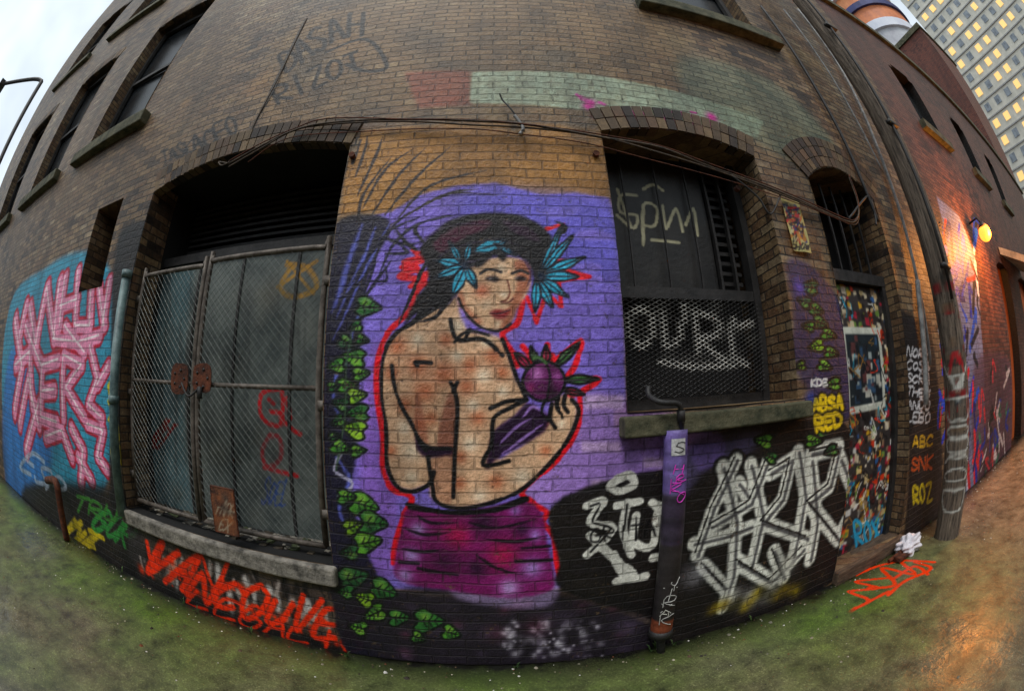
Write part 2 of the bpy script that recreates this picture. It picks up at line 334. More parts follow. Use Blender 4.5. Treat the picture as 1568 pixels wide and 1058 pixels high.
C.stroke([(525,690),(512,720),(540,740),(520,760)],5,(200,196,220),.8,.4)
for p in([(548,300),(575,240),(585,210)],[(556,320),(590,260),(630,230)],[(570,330),(610,270),(650,228)],[(590,330),(640,270),(690,225)],[(610,335),(660,285),(745,262)],[(545,270),(560,225),(562,208)],[(600,345),(680,300),(740,290)],[(550,345),(556,300),(600,240)],[(540,250),(552,215)],[(640,320),(690,298),(760,300)]): C.stroke(p,4.5,(36,26,28),.95,.4,taper=True)
for p in([(640,335),(590,362),(566,430),(550,470)],[(700,330),(640,345),(600,380),(575,440)],[(620,330),(575,380),(535,440)],[(600,400),(570,440),(530,500)],[(575,360),(620,375),(650,370)],[(590,390),(625,388),(606,372)],[(520,460),(545,440),(580,400)],[(562,430),(592,430),(588,405)]): C.stroke(p,5,(16,14,40),.95,.3,taper=True)
RD=(224,22,44)
for p in([(655,420),(640,445),(625,480),(598,505),(580,545),(577,600),(586,670),(586,715),(600,748),(630,762),(618,790),(606,830),(602,862)],
[(800,462),(792,495),(770,512),(785,540),(792,560)],[(888,608),(888,640),(872,680),(845,712),(800,750),(815,770),(838,785),(832,800),(848,822),(852,860),(858,888)],
[(655,395),(620,402),(640,412),(612,424),(650,430),(636,448)],[(785,540),(800,548),(812,556),(835,560),(845,545),(850,552),(890,522),(880,560),(872,578),(918,580),(890,600),(872,605)],[(838,528),(838,560)],[(800,530),(815,550)],[(800,690),(835,668),(842,640)]): C.stroke(p,9,RD,1,.25)
for p in([(850,402),(886,398),(862,414),(902,424),(856,432),(860,470),(836,450),(822,494),(806,456)],[(655,392),(632,384),(648,402),(614,410),(650,420),(628,440),(660,436)],[(846,380),(862,345),(836,352)]): C.stroke(p,6,RD,1,.2,False)
# skin
SK=(222,184,152)
sk=[(672,470),(640,490),(605,513),(588,545),(584,600),(592,660),(592,705),(605,740),(628,750),(655,745),(662,765),(700,778),(740,772),(790,755),(835,715),(870,672),(884,630),(878,612),(862,605),(845,620),(838,650),(812,672),(780,695),(762,702),(756,665),(785,640),(806,612),(790,580),(778,540),(770,520),(745,512),(722,508),(706,490),(698,455)]
C.fill(sk,SK,1,1)
SH=(190,104,70); HL=(252,236,212)
for (u,v,r) in((608,530,20),(600,570,16),(640,560,22),(680,572,24),(650,600,22),(714,592,18),(756,545,20),(598,690,12),(704,700,14),(640,650,18),(760,738,16),(836,690,12),(702,740,14),(684,520,14),(620,620,16),(732,640,16),(770,570,14),(720,560,16),(660,640,14)): C.spray(u,v,r,SH,.72)
for (u,v,r) in((630,690,22),(620,655,16),(700,500,16),(740,575,14),(720,680,16),(800,730,18),(725,620,12),(745,524,12),(640,520,14),(700,545,12),(860,650,10),(630,730,14),(735,760,14),(770,600,12)): C.spray(u,v,r,HL,.85)
C.fill([(690,600),(700,640),(694,700),(692,760),(680,765),(668,700),(676,640)],(132,74,60),.7,5)
C.fill([(640,600),(652,650),(656,690),(646,680),(634,640)],(150,86,66),.6,5)
DK=(36,12,44)
C.fill([(636,664),(655,685),(688,684),(690,698),(655,700),(640,690)],DK,1,2)
C.fill([(656,712),(664,760),(690,764),(692,705),(675,700)],(208,160,130),1,2)
C.fill([(756,660),(785,640),(806,618),(830,628),(842,640),(832,662),(800,680),(762,702),(745,718),(748,690)],DK,1,2)
for p in([(765,680),(790,655),(815,640)],[(770,695),(805,668),(832,650)],[(800,640),(815,622),(835,632)]): C.stroke(p,4.5,(170,138,210),.9,taper=True)
# face
fc=[(708,420),(700,452),(712,478),(735,500),(762,508),(780,497),(790,474),(804,455),(812,432),(808,408),(790,396),(765,394),(735,402)]
C.fill(fc,(228,190,156),1,1)
C.fill([(788,402),(812,405),(811,432),(798,460),(785,492),(766,505),(774,482),(786,455),(792,430)],(156,88,64),.75,4)
C.fill([(704,440),(716,470),(738,492),(728,496),(708,476),(700,452)],(170,100,74),.65,4)
C.spray(738,446,14,(212,108,80),.7); C.spray(720,430,8,HL,.6); C.spray(768,412,10,HL,.7); C.spray(772,452,7,HL,.8); C.spray(762,496,7,HL,.5); C.spray(745,466,10,HL,.4)
C.stroke([(736,420),(748,414),(768,418)],4,K); C.fill([(742,428),(753,423),(767,428),(756,433)],(28,20,24)); C.spray(750,427,3,(220,210,210),.7)
C.stroke([(784,420),(797,416),(808,420)],4,K); C.fill([(787,428),(797,423),(806,428),(797,432)],(28,20,24))
C.stroke([(777,430),(781,448),(777,459),(769,462)],2.2,(110,54,40)); C.stroke([(786,458),(778,464),(768,463)],2.4,(80,34,30))
C.fill([(750,480),(763,475),(772,477),(781,475),(775,486),(762,489)],(146,44,50),1,1); C.stroke([(750,481),(765,481),(781,476)],2,(50,12,20))
C.stroke([(702,458),(712,478),(735,500),(762,508),(782,496)],4,K); C.stroke([(748,514),(724,508),(708,512),(696,524)],4.5,K)
# hair
C.fill([(644,382),(662,360),(692,338),(735,328),(785,329),(820,341),(842,362),(850,392),(836,425),(820,438),(814,412),(798,396),(778,390),(772,402),(756,392),(738,408),(722,410),(706,426),(698,452),(684,470),(664,472),(650,486),(636,482),(618,502),(636,460),(656,432),(652,404)],(12,9,16),1,2)
C.fill([(664,372),(700,348),(745,338),(748,350),(706,368),(676,388)],(90,20,58),.85,6); C.fill([(770,338),(810,350),(828,370),(804,366),(780,352)],(58,18,56),.7,6)
for p in([(640,380),(660,360),(700,345),(760,345)],[(664,400),(700,380),(760,368),(800,380)],[(690,392),(720,402),(738,398)],[(800,396),(812,420),(806,440)],[(700,440),(690,462),(672,474)]): C.stroke(p,4,(60,40,80),.6,taper=True)
for p in([(655,400),(640,430),(608,506)],[(670,440),(650,475),(604,516)],[(690,455),(670,484),(640,494)],[(846,370),(866,350),(850,340)],[(640,385),(622,372),(606,352)],[(836,415),(830,445),(816,460)],[(650,372),(636,356),(640,345)]): C.stroke(p,6,(12,9,16),1,taper=True)
TQ=(70,186,220)
for b,t,w in(((712,408),(664,398),15),((712,408),(666,426),14),((712,410),(692,454),18),((714,410),(730,442),14),((706,404),(688,370),11),((712,404),(722,370),12),((724,386),(778,370),18),((790,392),(756,374),8),
((826,422),(862,344),12),((828,418),(878,360),13),((830,420),(896,394),14),((830,424),(886,424),15),((828,428),(870,456),14),((824,430),(846,472),14),((822,430),(820,478),14)): C.leaf(b,t,w,TQ,(8,12,26),3)
C.spray(712,408,8,(10,40,70),.9); C.spray(828,424,7,(10,40,70),.8)
BL=[[(672,470),(640,490),(605,513),(588,545),(584,600),(592,660),(592,705),(605,742),(630,752),(656,742),(664,722)],[(600,560),(606,600),(630,650),(652,690)],[(690,585),(700,620),(696,700),(694,762)],
[(655,700),(662,745),(668,768),(700,778),(745,772),(795,752),(840,712),(872,670),(886,630),(876,612)],[(770,520),(780,545),(792,580),(806,612)],[(806,612),(780,625),(756,640),(752,680),(740,712),(780,706)],
[(640,560),(636,555),(660,556)],[(845,618),(842,640),(850,655)],[(855,608),(852,622),(860,634)],[(866,606),(864,620),(870,630)],[(690,490),(700,520),(740,520),(770,545)],[(636,665),(655,684),(690,686)],[(624,772),(690,784),(760,778),(805,762)],[(700,585),(694,600)],[(750,625),(775,615),(800,612)],[(720,505),(712,520)]]
for p in BL: C.stroke(p,6.5,K,1,.25,taper=False)
# plum-coloured fruit held against the shoulder
for b,t,w,c_ in(((812,566),(788,540),12,(190,50,90)),((822,560),(812,530),12,(80,110,70)),((836,560),(836,528),12,(190,50,84)),((850,562),(888,524),13,(70,110,64)),((862,582),(918,580),15,(74,116,70)),((862,596),(896,604),10,(170,40,70))): C.leaf(b,t,w,c_,K,4)
rd=[(833+33*math.cos(a*math.pi/6),584+30*math.sin(a*math.pi/6)) for a in range(12)]
C.fill(rd,(92,30,84),1,1); C.spray(822,572,14,(206,140,206),.9); C.spray(852,576,9,(160,90,160),.8); C.spray(846,602,15,(34,8,32),.8); C.spray(812,594,9,(140,50,100),.7)
C.stroke(rd,4.5,K,closed=True); C.stroke([(836,556),(842,575),(838,612)],3,K); C.stroke([(836,556),(826,548),(816,550)],5,(70,100,60))
for p in([(850,612),(862,640)],[(835,612),(830,630),(840,645)]): C.stroke(p,4.5,K)
# trousers
C.fill([(628,776),(700,786),(800,768),(832,790),(838,830),(848,880),(842,905),(780,915),(700,905),(612,888),(606,850),(616,805)],(116,28,94),1,3)
for u,v,r,c_ in((700,820,26,(170,24,80)),(740,800,26,(40,8,42)),(680,860,30,(60,12,56)),(770,850,30,(160,24,76)),(730,870,20,(34,8,38)),(800,810,16,(46,10,50)),(630,850,18,(186,164,226)),(640,810,16,(194,174,232)),(820,820,14,(174,140,216)),(815,870,22,(174,148,214)),(620,880,16,(186,166,226)),(790,782,12,(174,132,210)),(780,900,20,(190,170,220))): C.spray(u,v,r,c_,.85)
for p in([(640,790),(660,800),(700,800)],[(622,810),(650,818),(690,815)],[(720,800),(760,808),(820,795)],[(740,825),(790,830),(838,820)],[(616,840),(650,845),(680,840)],[(790,860),(845,858)],[(730,850),(760,870),(800,880)],[(640,870),(700,880)],[(612,860),(640,862)],[(800,840),(842,836)]): C.stroke(p,5,(12,5,16),.9,.5,taper=True)
C.stroke([(628,776),(700,786),(760,780),(806,765)],8,K)
# ivy
def ivy(cv,pts):
    for (u,v,r) in pts:
        a=U(-.6,.6)+(math.pi if random.random()<.5 else 0); ca,sa=math.cos(a),math.sin(a)*.7
        g=random.choice([(78,140,52),(52,112,52),(132,176,44),(44,92,54),(96,156,56)])
        def T(x,y): return (u+r*(x*ca-y*sa),v+r*(x*sa+y*ca))
        P=[T(-.7,0),T(-.95,-.5),T(-.4,-.85),T(.3,-.6),T(1.15,0),T(.3,.6),T(-.4,.85),T(-.95,.5)]
        cv.fill(P,g,1,1); q=T(-.2,-.3); cv.spray(q[0],q[1],r*.5,(170,200,90),.6); q=T(0,.4); cv.spray(q[0],q[1],r*.4,(18,50,34),.6)
        cv.stroke(P,3.2,(8,12,14),closed=True); cv.stroke([T(-.7,0),T(1,0)],2.2,(8,12,14))
        for k in(-.35,.1,.5):
            cv.stroke([T(k,0),T(k+.25,.4)],1.6,(8,12,14)); cv.stroke([T(k,0),T(k+.25,-.4)],1.6,(8,12,14))
ivy(C,[(563,470,19),(545,500,11),(530,524,14),(554,520,10),(543,548,18),(516,560,14),(552,572,13),(530,590,15),(510,592,10),(545,606,15),(522,618,13),(548,632,17),(518,645,12),(544,658,18),(520,684,16),(548,690,12),(512,668,9),(556,772,23),(530,760,14),(570,800,22),(540,806,16),(562,830,21),(536,845,14),(540,885,24),(586,902,22),(560,916,16),(530,905,13),(575,938,18),(655,950,22),(610,945,16),(690,968,15),(550,960,14),(640,975,12)])
C.stroke([(540,505),(535,530),(530,560),(528,640),(515,720)],3,(60,84,60),.8)
# lower-right black fields
C.fill([(842,782),(905,744),(985,724),(1045,712),(1092,664),(1240,640),(1300,660),(1310,780),(1275,890),(1130,955),(1000,1010),(1000,950),(862,905),(856,860)],(14,12,16),.97,3)
C.fill([(1090,668),(1170,660),(1150,690),(1080,720),(1050,760),(1040,700)],(96,88,126),.8,12)
C.fill([(1060,672),(1100,660),(1110,700),(1070,720)],(120,100,170),.7,8)
WH=(230,230,222)
for p in([(945,735),(965,728),(972,742),(950,752),(935,745),(948,733)],[(900,775),(925,768),(905,800),(940,810),(900,850)],[(945,775),(980,768)],[(962,770),(955,810),(968,850)],[(975,790),(972,830),(1000,835),(1010,780),(1030,775)],[(905,820),(945,860),(970,880),(945,890)],[(1000,770),(1035,800),(1030,845),(1000,855)],[(940,850),(960,885),(990,882)]):
    C.stroke(p,13,WH,1,.15)
for p in([(905,775),(920,772),(908,800),(935,810),(905,845)],[(962,772),(957,812)],[(975,792),(975,828)]): C.stroke(p,3,K,1)
C.text('GRITA',[(905,830),(960,825),(1010,820)],22,3,K,.9)
P2=[[(1068,850),(1092,780),(1128,704)],[(1108,716),(1128,800),(1122,880),(1106,930)],[(1090,806),(1150,770),(1176,704)],[(1150,712),(1168,790),(1150,866)],[(1180,724),(1212,704),(1198,764),(1168,800),(1236,824)],[(1222,692),(1232,760),(1212,860)],[(1242,694),(1284,684),(1270,744),(1238,770),(1284,826)],[(1242,706),(1250,800),(1240,856)],[(1130,860),(1180,890),(1230,840)],[(1286,704),(1312,764),(1290,806)],[(1078,866),(1110,900)],[(1064,832),(1108,822),(1150,806)],[(1185,844),(1200,884)],[(1132,740),(1146,760)]]
for p in P2: C.stroke(p,31,(6,6,8),1,.1,False)
for p in P2: C.stroke(p,21,(228,230,222),1,.2,False)
for p in P2: C.stroke([(a+2,b+2) for a,b in p],5,(60,60,64),.8,.5,False)
for p in P2[::2]: C.stroke([(a-3,b-4) for a,b in p],2.5,(10,10,12),1,.2,False)
for u,v in((1120,915),(1205,865),(1180,905),(1150,915)): C.spray(u,v,20,(210,210,200),.8)
for u in range(1090,1240,10): C.spray(u,935-(u-1090)*.3+U(-10,10),11,random.choice([(160,140,30),(130,110,30),(40,36,16)]),.7)
C.spray(1065,880,26,(190,190,196),.6)
# right pier
C.fill([(1205,400),(1240,405),(1290,470),(1300,560),(1300,640),(1245,640),(1240,600),(1215,560),(1215,470)],(44,42,84),.85,8)
ivy(C,[(1240,440,14),(1232,462,12),(1250,474,12),(1255,494,13),(1268,512,12),(1250,530,13),(1272,540,11),(1262,560,12),(1275,588,12),(1238,500,10),(1170,675,14),(1180,700,12),(1262,660,12),(1272,690,12),(1245,675,13),(1225,560,9)])
C.text('ABSA',[(1245,632),(1292,625)],22,6,(230,200,40),1,out=(5,(10,10,12))); C.text('RED',[(1250,660),(1292,650)],20,6,(220,190,40),1,out=(5,(10,10,12))); C.text('KDE',[(1242,592),(1268,590)],10,3,(230,230,230),1)
C.spray(1225,440,14,(110,90,190),.9); C.spray(1240,610,12,(50,80,170),.9)
C.fill([(1372,470),(1425,500),(1440,640),(1435,830),(1385,820),(1390,640)],(20,18,24),.95,3,False)
for t,v in(('NORA',545),('COSB',565),('SCRA',585),('THEM',605),('ANDO',625),('LEBO',645)): C.text(t,[(1388,v),(1425,v+3)],13,2.6,(216,216,220),.95)
C.text('ROZ',[(1400,770),(1430,765)],26,4,(206,186,40),.9); C.text('ABC',[(1398,684),(1430,682)],16,3,(210,170,50),.9); C.text('SNK',[(1396,720),(1430,718)],20,3,(200,90,40),.9)
C.fill([(1436,300),(1470,330),(1494,390),(1504,500),(1500,740),(1470,780),(1440,780)],(122,128,160),.92,3,False)
C.fill([(1494,560),(1550,560),(1550,730),(1498,745)],(84,60,74),.8,5)
for k in range(90):
    u=U(1440,1503); v=U(330,740); C.stroke([(u,v),(u+U(-9,9),v+U(-24,24)),(u+U(-12,12),v+U(10,50))],U(2.5,6),random.choice([(26,50,160),(36,60,186),(22,30,96),(210,214,230),(16,16,30),(200,40,50),(30,80,190)]),.95,.2)
for k in range(40):
    u=U(1500,1546); v=U(560,720); C.stroke([(u,v),(u+U(-6,6),v+U(-20,20)),(u+U(-6,6),v+U(5,30))],U(2,4),random.choice([(30,50,140),(190,50,60),(200,190,190),(16,16,20),(60,110,90)]),.95,.2)
# ---------------------------------------------------------------- MAIN BUILDING
bld=empty('brick_building')
O1=(-2.98,-.96,.66,3.3,.14); O2=(.71,1.97,1.55,3.36,.1); O3=(2.57,3.62,.12,3.3,.22); O4=(-4.1,-3.55,2.5,3.38,0)
O5=(-5.35,-4.0,4.5,7.0,.1);O6=(-8.0,-6.5,4.5,7.0,.1);O7=(1.6,2.85,5.32,7.6,.1);O8=(-11,-9.4,4.5,7.0,.1);O5b=(-5.35,-4.0,8.6,11,.1);O6b=(-8.0,-6.5,8.6,11,.1);O8b=(-11,-9.4,8.6,11,.1)
HO=[O1,O2,O3,O4,O5,O6,O7,O8,O5b,O6b,O8b]
sx=[a for h in HO for a in h[:2]]; sz=[a for h in HO for a in h[2:4]]
XL=lines(-13,5.4,lambda x:.0062*(1+(abs(x)/2.4)**2*.8) if abs(x)<8 else .12,sx)
ZL=lines(0,14,lambda z:.0062*(1+(abs(z-1.6)/2.2)**2*.6) if z<5.4 else .12,sz)
def wy(X,Z): return D+.012*np.sin(X*1.3+Z*.7)*np.sin(Z*1.9-X*.4)*(1/(1+np.abs(X)*.1))
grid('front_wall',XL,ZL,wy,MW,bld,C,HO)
g=Geo(); g.box(-13,5.4,4.2,14,0,14); g.box(-13,-12.7,2.2,4.2,0,14); g.box(5.1,5.398,2.2,4.2,0,14); g.box(-13.1,5.45,2.05,4.2,14,14.3); g.make('side_and_rear_walls',MB,bld)
def recess(n,h,dep,mat,back,backd=None):
    x0,x1,z0,z1,r=h; y0,y1=D-.004,D+dep; zt=z1+r
    v=[(x0,y0,z0),(x0,y1,z0),(x0,y1,zt),(x0,y0,zt),(x1,y0,z0),(x1,y1,z0),(x1,y1,zt),(x1,y0,zt)]
    e=.003; v=[(a-(e if a==x0 else -e),b,c) for a,b,c in v]
    mesh(n+'_reveal',v,[[0,1,2,3],[4,7,6,5],[0,4,5,1],[3,2,6,7]],mat,bld)
    g=Geo(); g.box(x0-.3,x1+.3,D+(backd or dep),D+(backd or dep)+.05,z0-.3,zt+.3); g.make(n+'_back',back,bld)
recess('gateway',O1,1.2,MBl,MBl); recess('window',O2,.62,MB,MBl); recess('doorway',O3,.6,MB,MBl); recess('slot_window',O4,.35,MB,MBl)
g=Geo(); g.box(O1[0]-.05,O1[0]+.006,D+.002,D+.34,.66,3.42); g.box(O1[1]-.006,O1[1]+.05,D+.002,D+.34,.66,3.42); g.make('gateway_jambs',MB,bld)
glass=plain('dusty_glass',rgb(12,13,15),rgb(30,33,36),3,.25,bump=.05)
for i,h in enumerate((O5,O6,O7,O8,O5b,O6b,O8b)):
    recess('upper_window_%d'%i,h,.28,MB,glass)
    x0,x1,z0,z1,r=h; g=Geo(); y=D+.2; zt=z1+r
    for a in((x0,x0+.07,z0,zt),(x1-.07,x1,z0,zt),(x0+.07,x1-.07,z0,z0+.07),(x0+.07,x1-.07,zt-.12,zt),(x0+.07,x1-.07,(z0+zt)/2-.03,(z0+zt)/2+.03)): g.box(a[0],a[1],y,y+.06,a[2],a[3])
    g.make('upper_window_frame_%d'%i,MFr,bld)
    g=Geo(); g.box(x0-.25,x1+.25,D-.13,D+.19,z0-.17,z0+.003,j=.006); bevel(g.make('stone_sill_%d'%i,MS,bld),.015)
g=Geo()
def arch(h,hgt,rows=1):
    x0,x1,z0,z1,r=h; hw=(x1-x0)/2; xm=(x0+x1)/2; R_=(hw*hw+r*r)/(2*r); cz=z1+r-R_; A=math.asin(min(1,hw/R_)); n=int(2*A*R_/.072)
    for k in range(n):
        for row in range(rows):
            ra=R_+.004+row*(hgt+.008); rb=ra+hgt; a0=-A+2*A*(k+.06)/n;a1=-A+2*A*(k+.94)/n; b=len(g.v); c=random.choice([(92,74,54),(70,56,44),(110,90,64),(54,44,38),(100,76,56)]); f=U(.8,1.12); cc=rgb(*[min(255,q*f) for q in c]); yj=U(0,.005)
            for y in(D-.008-yj,D+.1):
                for (rr,aa) in((ra,a0),(ra,a1),(rb,a1),(rb,a0)): g.v.append((xm+rr*math.sin(aa),y,cz+rr*math.cos(aa))); g.c.append(cc)
            g.f+=[[b+i for i in q] for q in((0,1,2,3),(7,6,5,4),(0,4,5,1),(1,5,6,2),(2,6,7,3),(3,7,4,0))]
arch(O1,.1,2); arch(O2,.1,2); arch(O3,.1,3)
for h in(O5,O6,O7,O8): arch(h,.2,1)
g.make('brick_arches',MV,bld)
g=Geo(); g.box(.66,2.03,D-.11,D+.36,1.42,1.53,j=.006)
bevel(g.make('window_sill',MS,bld),.014,3)
g=Geo(); g.box(-3.02,-.94,D-.06,D+.5,.53,.655,j=.008); bevel(g.make('gateway_sill',MCn,bld),.02,3)
g=Geo(); g.box(2.56,3.66,D-.07,D+.5,.0,.12,j=.004); bevel(g.make('door_step',plain('worn_timber',rgb(46,34,26),rgb(104,84,66),6,.8,mul=(1,6,6),bump=.6),bld),.012)
# gateway steel panels (painted)
yp=D+.42; PC=Canvas(-4,0,.3,3,.006,lambda u,v:W(u,v,yp))
PC.fill([(230,380),(300,400),(300,800),(200,780)],(76,108,116),.7,10,False)
PC.stroke([(445,410),(430,440),(450,455),(485,440),(470,410),(440,405)],8,(176,132,30),.85); PC.stroke([(425,440),(485,400)],6,(176,132,30),.85); PC.stroke([(440,400),(480,450)],5,(176,132,30),.85)
RR=(176,20,32)
for p in([(420,595),(400,605),(402,640),(430,650),(432,600),(418,597)],[(430,640),(445,655),(460,665)],[(415,665),(402,690),(410,715),(430,700),(428,670),(412,668)],[(405,715),(440,725),(455,728)],[(440,610),(445,640)],[(412,612),(420,618)],[(415,630),(428,632)]): PC.stroke(p,7,RR,1)
PC.text('SOEL',[(400,770),(440,775)],34,3,(24,60,150),1); PC.text('KET',[(228,680),(245,690)],40,4,(120,20,20),.95)
for k in range(60): PC.spray(U(230,480),U(390,800),U(10,36),random.choice([(44,50,52),(130,132,124),(70,64,52),(34,36,38),(120,126,122)]),.35)
for k in range(22):
    u=U(240,480); v=U(400,600); PC.stroke([(u,v),(u+U(-3,3),v+U(60,180))],U(2,6),(36,36,36),.3,.8)
XLp=lines(-3.0,-.9,lambda x:.012,()); ZLp=lines(.66,2.72,lambda x:.012,())
grid('gateway_panels',XLp,ZLp,yp,MP,bld,PC)
g=Geo()
for x in(-2.45,-1.95,-1.42): g.box(x-.012,x+.012,yp-.012,yp-.003,.66,2.72)
g.box(-3,-.9,yp-.03,yp+.05,2.72,2.8)
for k in range(9): g.box(-2.9,-1.0,yp+.2,yp+.22,2.85+k*.06,2.875+k*.06)
g.make('panel_ribs',MFr,bld)
g=Geo()
for k in range(120):
    x,y=U(-2.9,-1.05),U(D+.12,D+.4); s_=U(.008,.03); c=rgb(*random.choice([(150,146,136),(90,80,66),(60,52,40),(170,164,150),(70,80,50)])); g.box(x-s_,x+s_,y-s_,y+s_,.657,.657+s_*.5,c,j=s_*.3)
g.make('sill_rubble',MV,bld)
# window joinery
yw=D+.39; WC=Canvas(.5,2.4,1.4,3.6,.006,lambda u,v:W(u,v,yw))
PW=(190,186,156)
for p in([(975,300),(950,300),(950,325),(975,330),(970,350),(945,330)],[(985,315),(985,375),(985,315),(1005,318),(1003,345),(985,345)],[(1015,315),(1020,350),(1035,320),(1045,355)],[(1050,345),(1062,320),(1068,360)],[(998,368),(1040,372)],[(985,290),(1000,283),(1015,292)],[(945,290),(965,345)]): WC.stroke(p,4.5,PW,.95)
grid('window_board',lines(.71,1.62,lambda x:.01,()),lines(2.36,3.46,lambda x:.01,()),yw,plain('board',rgb(16,16,17),rgb(42,40,38),5,.5,attr=True),bld,WC)
g=Geo(); zr=2.28
for a in((.715,1.965,zr,zr+.08,.06),(1.9,1.965,1.55,3.46,.07),(.715,.80,1.55,3.46,.05),(.8,1.9,1.55,1.62,.06)): g.box(a[0],a[1],yw-a[4],yw+.03,a[2]+.001,a[3])
for x in(.93,1.2,1.46): g.box(x-.006,x+.006,yw-.05,yw-.035,zr+.08,3.45)
for x in(1.64,1.78): g.box(x-.01,x+.01,yw-.04,yw,zr+.08,3.45)
for k in range(12): g.box(1.66,1.88,yw+.03,yw+.05,2.42+k*.08,2.45+k*.08)
g.make('window_frame',MFr,bld)
EC=Canvas(.5,2.4,1.4,2.5,.006,lambda u,v:W(u,v,yw-.08))
for p in([(965,480),(985,475),(1000,500),(985,530),(968,520),(965,480)],[(1010,480),(1018,530),(1040,515),(1045,470)],[(1062,480),(1066,540)],[(1062,480),(1095,490),(1095,515),(1070,520),(1110,555)],[(1120,490),(1118,540),(1140,560)],[(1010,555),(1060,562),(1120,560)],[(1130,500),(1150,495)]): EC.stroke(p,9,(244,244,240),1)
for k in range(16): EC.spray(U(975,1150),U(455,570),14,(190,190,186),.35)
g=Geo(); ye=yw-.1
def diam(g,x0,x1,z0,z1,dx,dz,y,r,canv=None,base=rgb(50,50,52),step=.04):
    sl=dz/dx
    for sgn in(1,-1):
        c=-(x1-x0)*sl-dz
        while c<(z1-z0)+(x1-x0)*sl+dz:
            P=[]; n=int((x1-x0)/step)
            for i in range(n+1):
                x=x0+(x1-x0)*i/n; z=z0+c+sgn*sl*(x-x0)
                if z0<=z<=z1: P.append((x,y+sgn*r*.6,z))
            if len(P)>1:
                if canv:
                    q=canv.sample(np.array([p[0] for p in P]),np.array([p[2] for p in P])); bb=np.array(base)
                    g.tube(P,r,4,[tuple(bb*(1-a[3])+np.array([a[0],a[1],a[2],1])*a[3]) for a in q],cap=False)
                else: g.tube([P[0],P[-1]],r,4,cap=False)
            c+=dz
diam(g,.8,1.9,1.62,zr,.06,.03,ye,.0027,EC)
g.make('expanded_metal_screen',MMe,bld)
# stickered door
yd=D+.2; DC=Canvas(2.3,4.2,0,3.6,.006,lambda u,v:W(u,v,yd))
def rect(cv,x0,x1,z0,z1,c,a=1.): cv.fill([(x0,z0),(x1,z0),(x1,z1),(x0,z1)],c,a,0,False,raw=True)
rect(DC,2.6,4.05,.12,2.45,(54,50,50))
SC_=[(206,186,140),(180,156,122),(220,210,190),(190,60,30),(110,140,70),(50,90,140),(26,22,22),(30,28,30),(140,118,96),(206,196,170),(196,156,50),(60,30,30),(220,220,216),(160,40,60)]
for k in range(900):
    z=U(.12,2.42); x=U(2.6,3.98); s_=U(.02,.085); 
    DC.fill([(x+U(-.01,.01),z),(x+s_,z+U(-.02,.02)),(x+s_,z+s_*.8),(x,z+s_*U(.6,1.2))],random.choice(SC_),.95,0,False,raw=True)
rect(DC,2.78,3.44,1.36,2.08,(204,208,198)); rect(DC,2.83,3.39,1.42,2.02,(30,40,46))
for k in range(80):
    x,z=U(2.83,3.34),U(1.43,1.96); s_=U(.02,.09); rect(DC,x,min(3.38,x+s_),z,min(2.01,z+s_*U(.6,1.6)),random.choice([(30,40,50),(170,180,180),(30,30,34),(100,60,60),(60,90,120),(20,24,30),(200,200,190)]),.9)
for k in range(22): DC.spray(U(1296,1370),U(770,860),8,random.choice([(206,190,140),(210,180,130),(30,26,26)]),.6)
for k in range(120):
    x,z=U(2.65,3.95),U(.2,1.4) if k<90 else U(1.4,2.3); P=[(x+U(-.08,.08),z+U(-.1,.1)) for _ in range(4)]; DC.stroke(P,U(.006,.014),random.choice([(12,10,12),(12,10,12),(226,226,220),(40,150,180),(200,60,30),(150,110,50)]),.95,raw=True)
DC.text('ROX',[(1312,835),(1352,826)],34,4,(50,160,200),1)
grid('stickered_door',lines(2.57,4.05,lambda x:.01,()),lines(.12,2.45,lambda x:.01,()),yd,MDo,bld,DC)
g=Geo(); g.box(2.574,2.64,yd-.05,yd,.121,2.5); g.box(3.55,3.617,yd-.05,yd-.002,.121,2.5); g.box(2.574,3.617,yd-.055,yd+.04,2.46,2.56)
for k in range(5): g.box(2.8+k*.17,2.82+k*.17,yd+.02,yd+.04,2.56,3.45)
g.make('door_frame',MFr,bld)
g=Geo(); g.tube([(2.72,yd-.004,1.18),(2.72,yd-.05,1.18),(2.80,yd-.05,1.18)],.012,8); g.box(2.69,2.75,yd-.012,yd-.002,1.08,1.26); g.make('door_handle',MSt,bld)
# ---------------------------------------------------------------- right building
rb=empty('brick_warehouse')
R1=(8.9,10.1,.0,3.3,.12);R2=(7.0,8.0,5.55,7.0,.1);R3=(10,11,5.55,7,.1);R4=(13,14,5.55,7,.1);R5=(11.6,13.6,1.0,3.3,.12)
HR=[R1,R2,R3,R4,R5]
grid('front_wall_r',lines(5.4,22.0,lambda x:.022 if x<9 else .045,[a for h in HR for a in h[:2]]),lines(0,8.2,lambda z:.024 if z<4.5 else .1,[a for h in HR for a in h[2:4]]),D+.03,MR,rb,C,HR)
g=Geo(); g.box(5.402,22,3.2,14,0,8.2); g.box(21.7,22,2.2,3.2,0,8.2); g.make('side_and_rear_walls_r',MR,rb)
g=Geo(); g.box(5.41,22.1,D-.06,3.3,8.2,8.34); g.make('parapet_cap',MS,rb)
orange=plain('orange_boards',rgb(130,58,20),rgb(196,100,40),6,.6,mul=(8,8,.6))
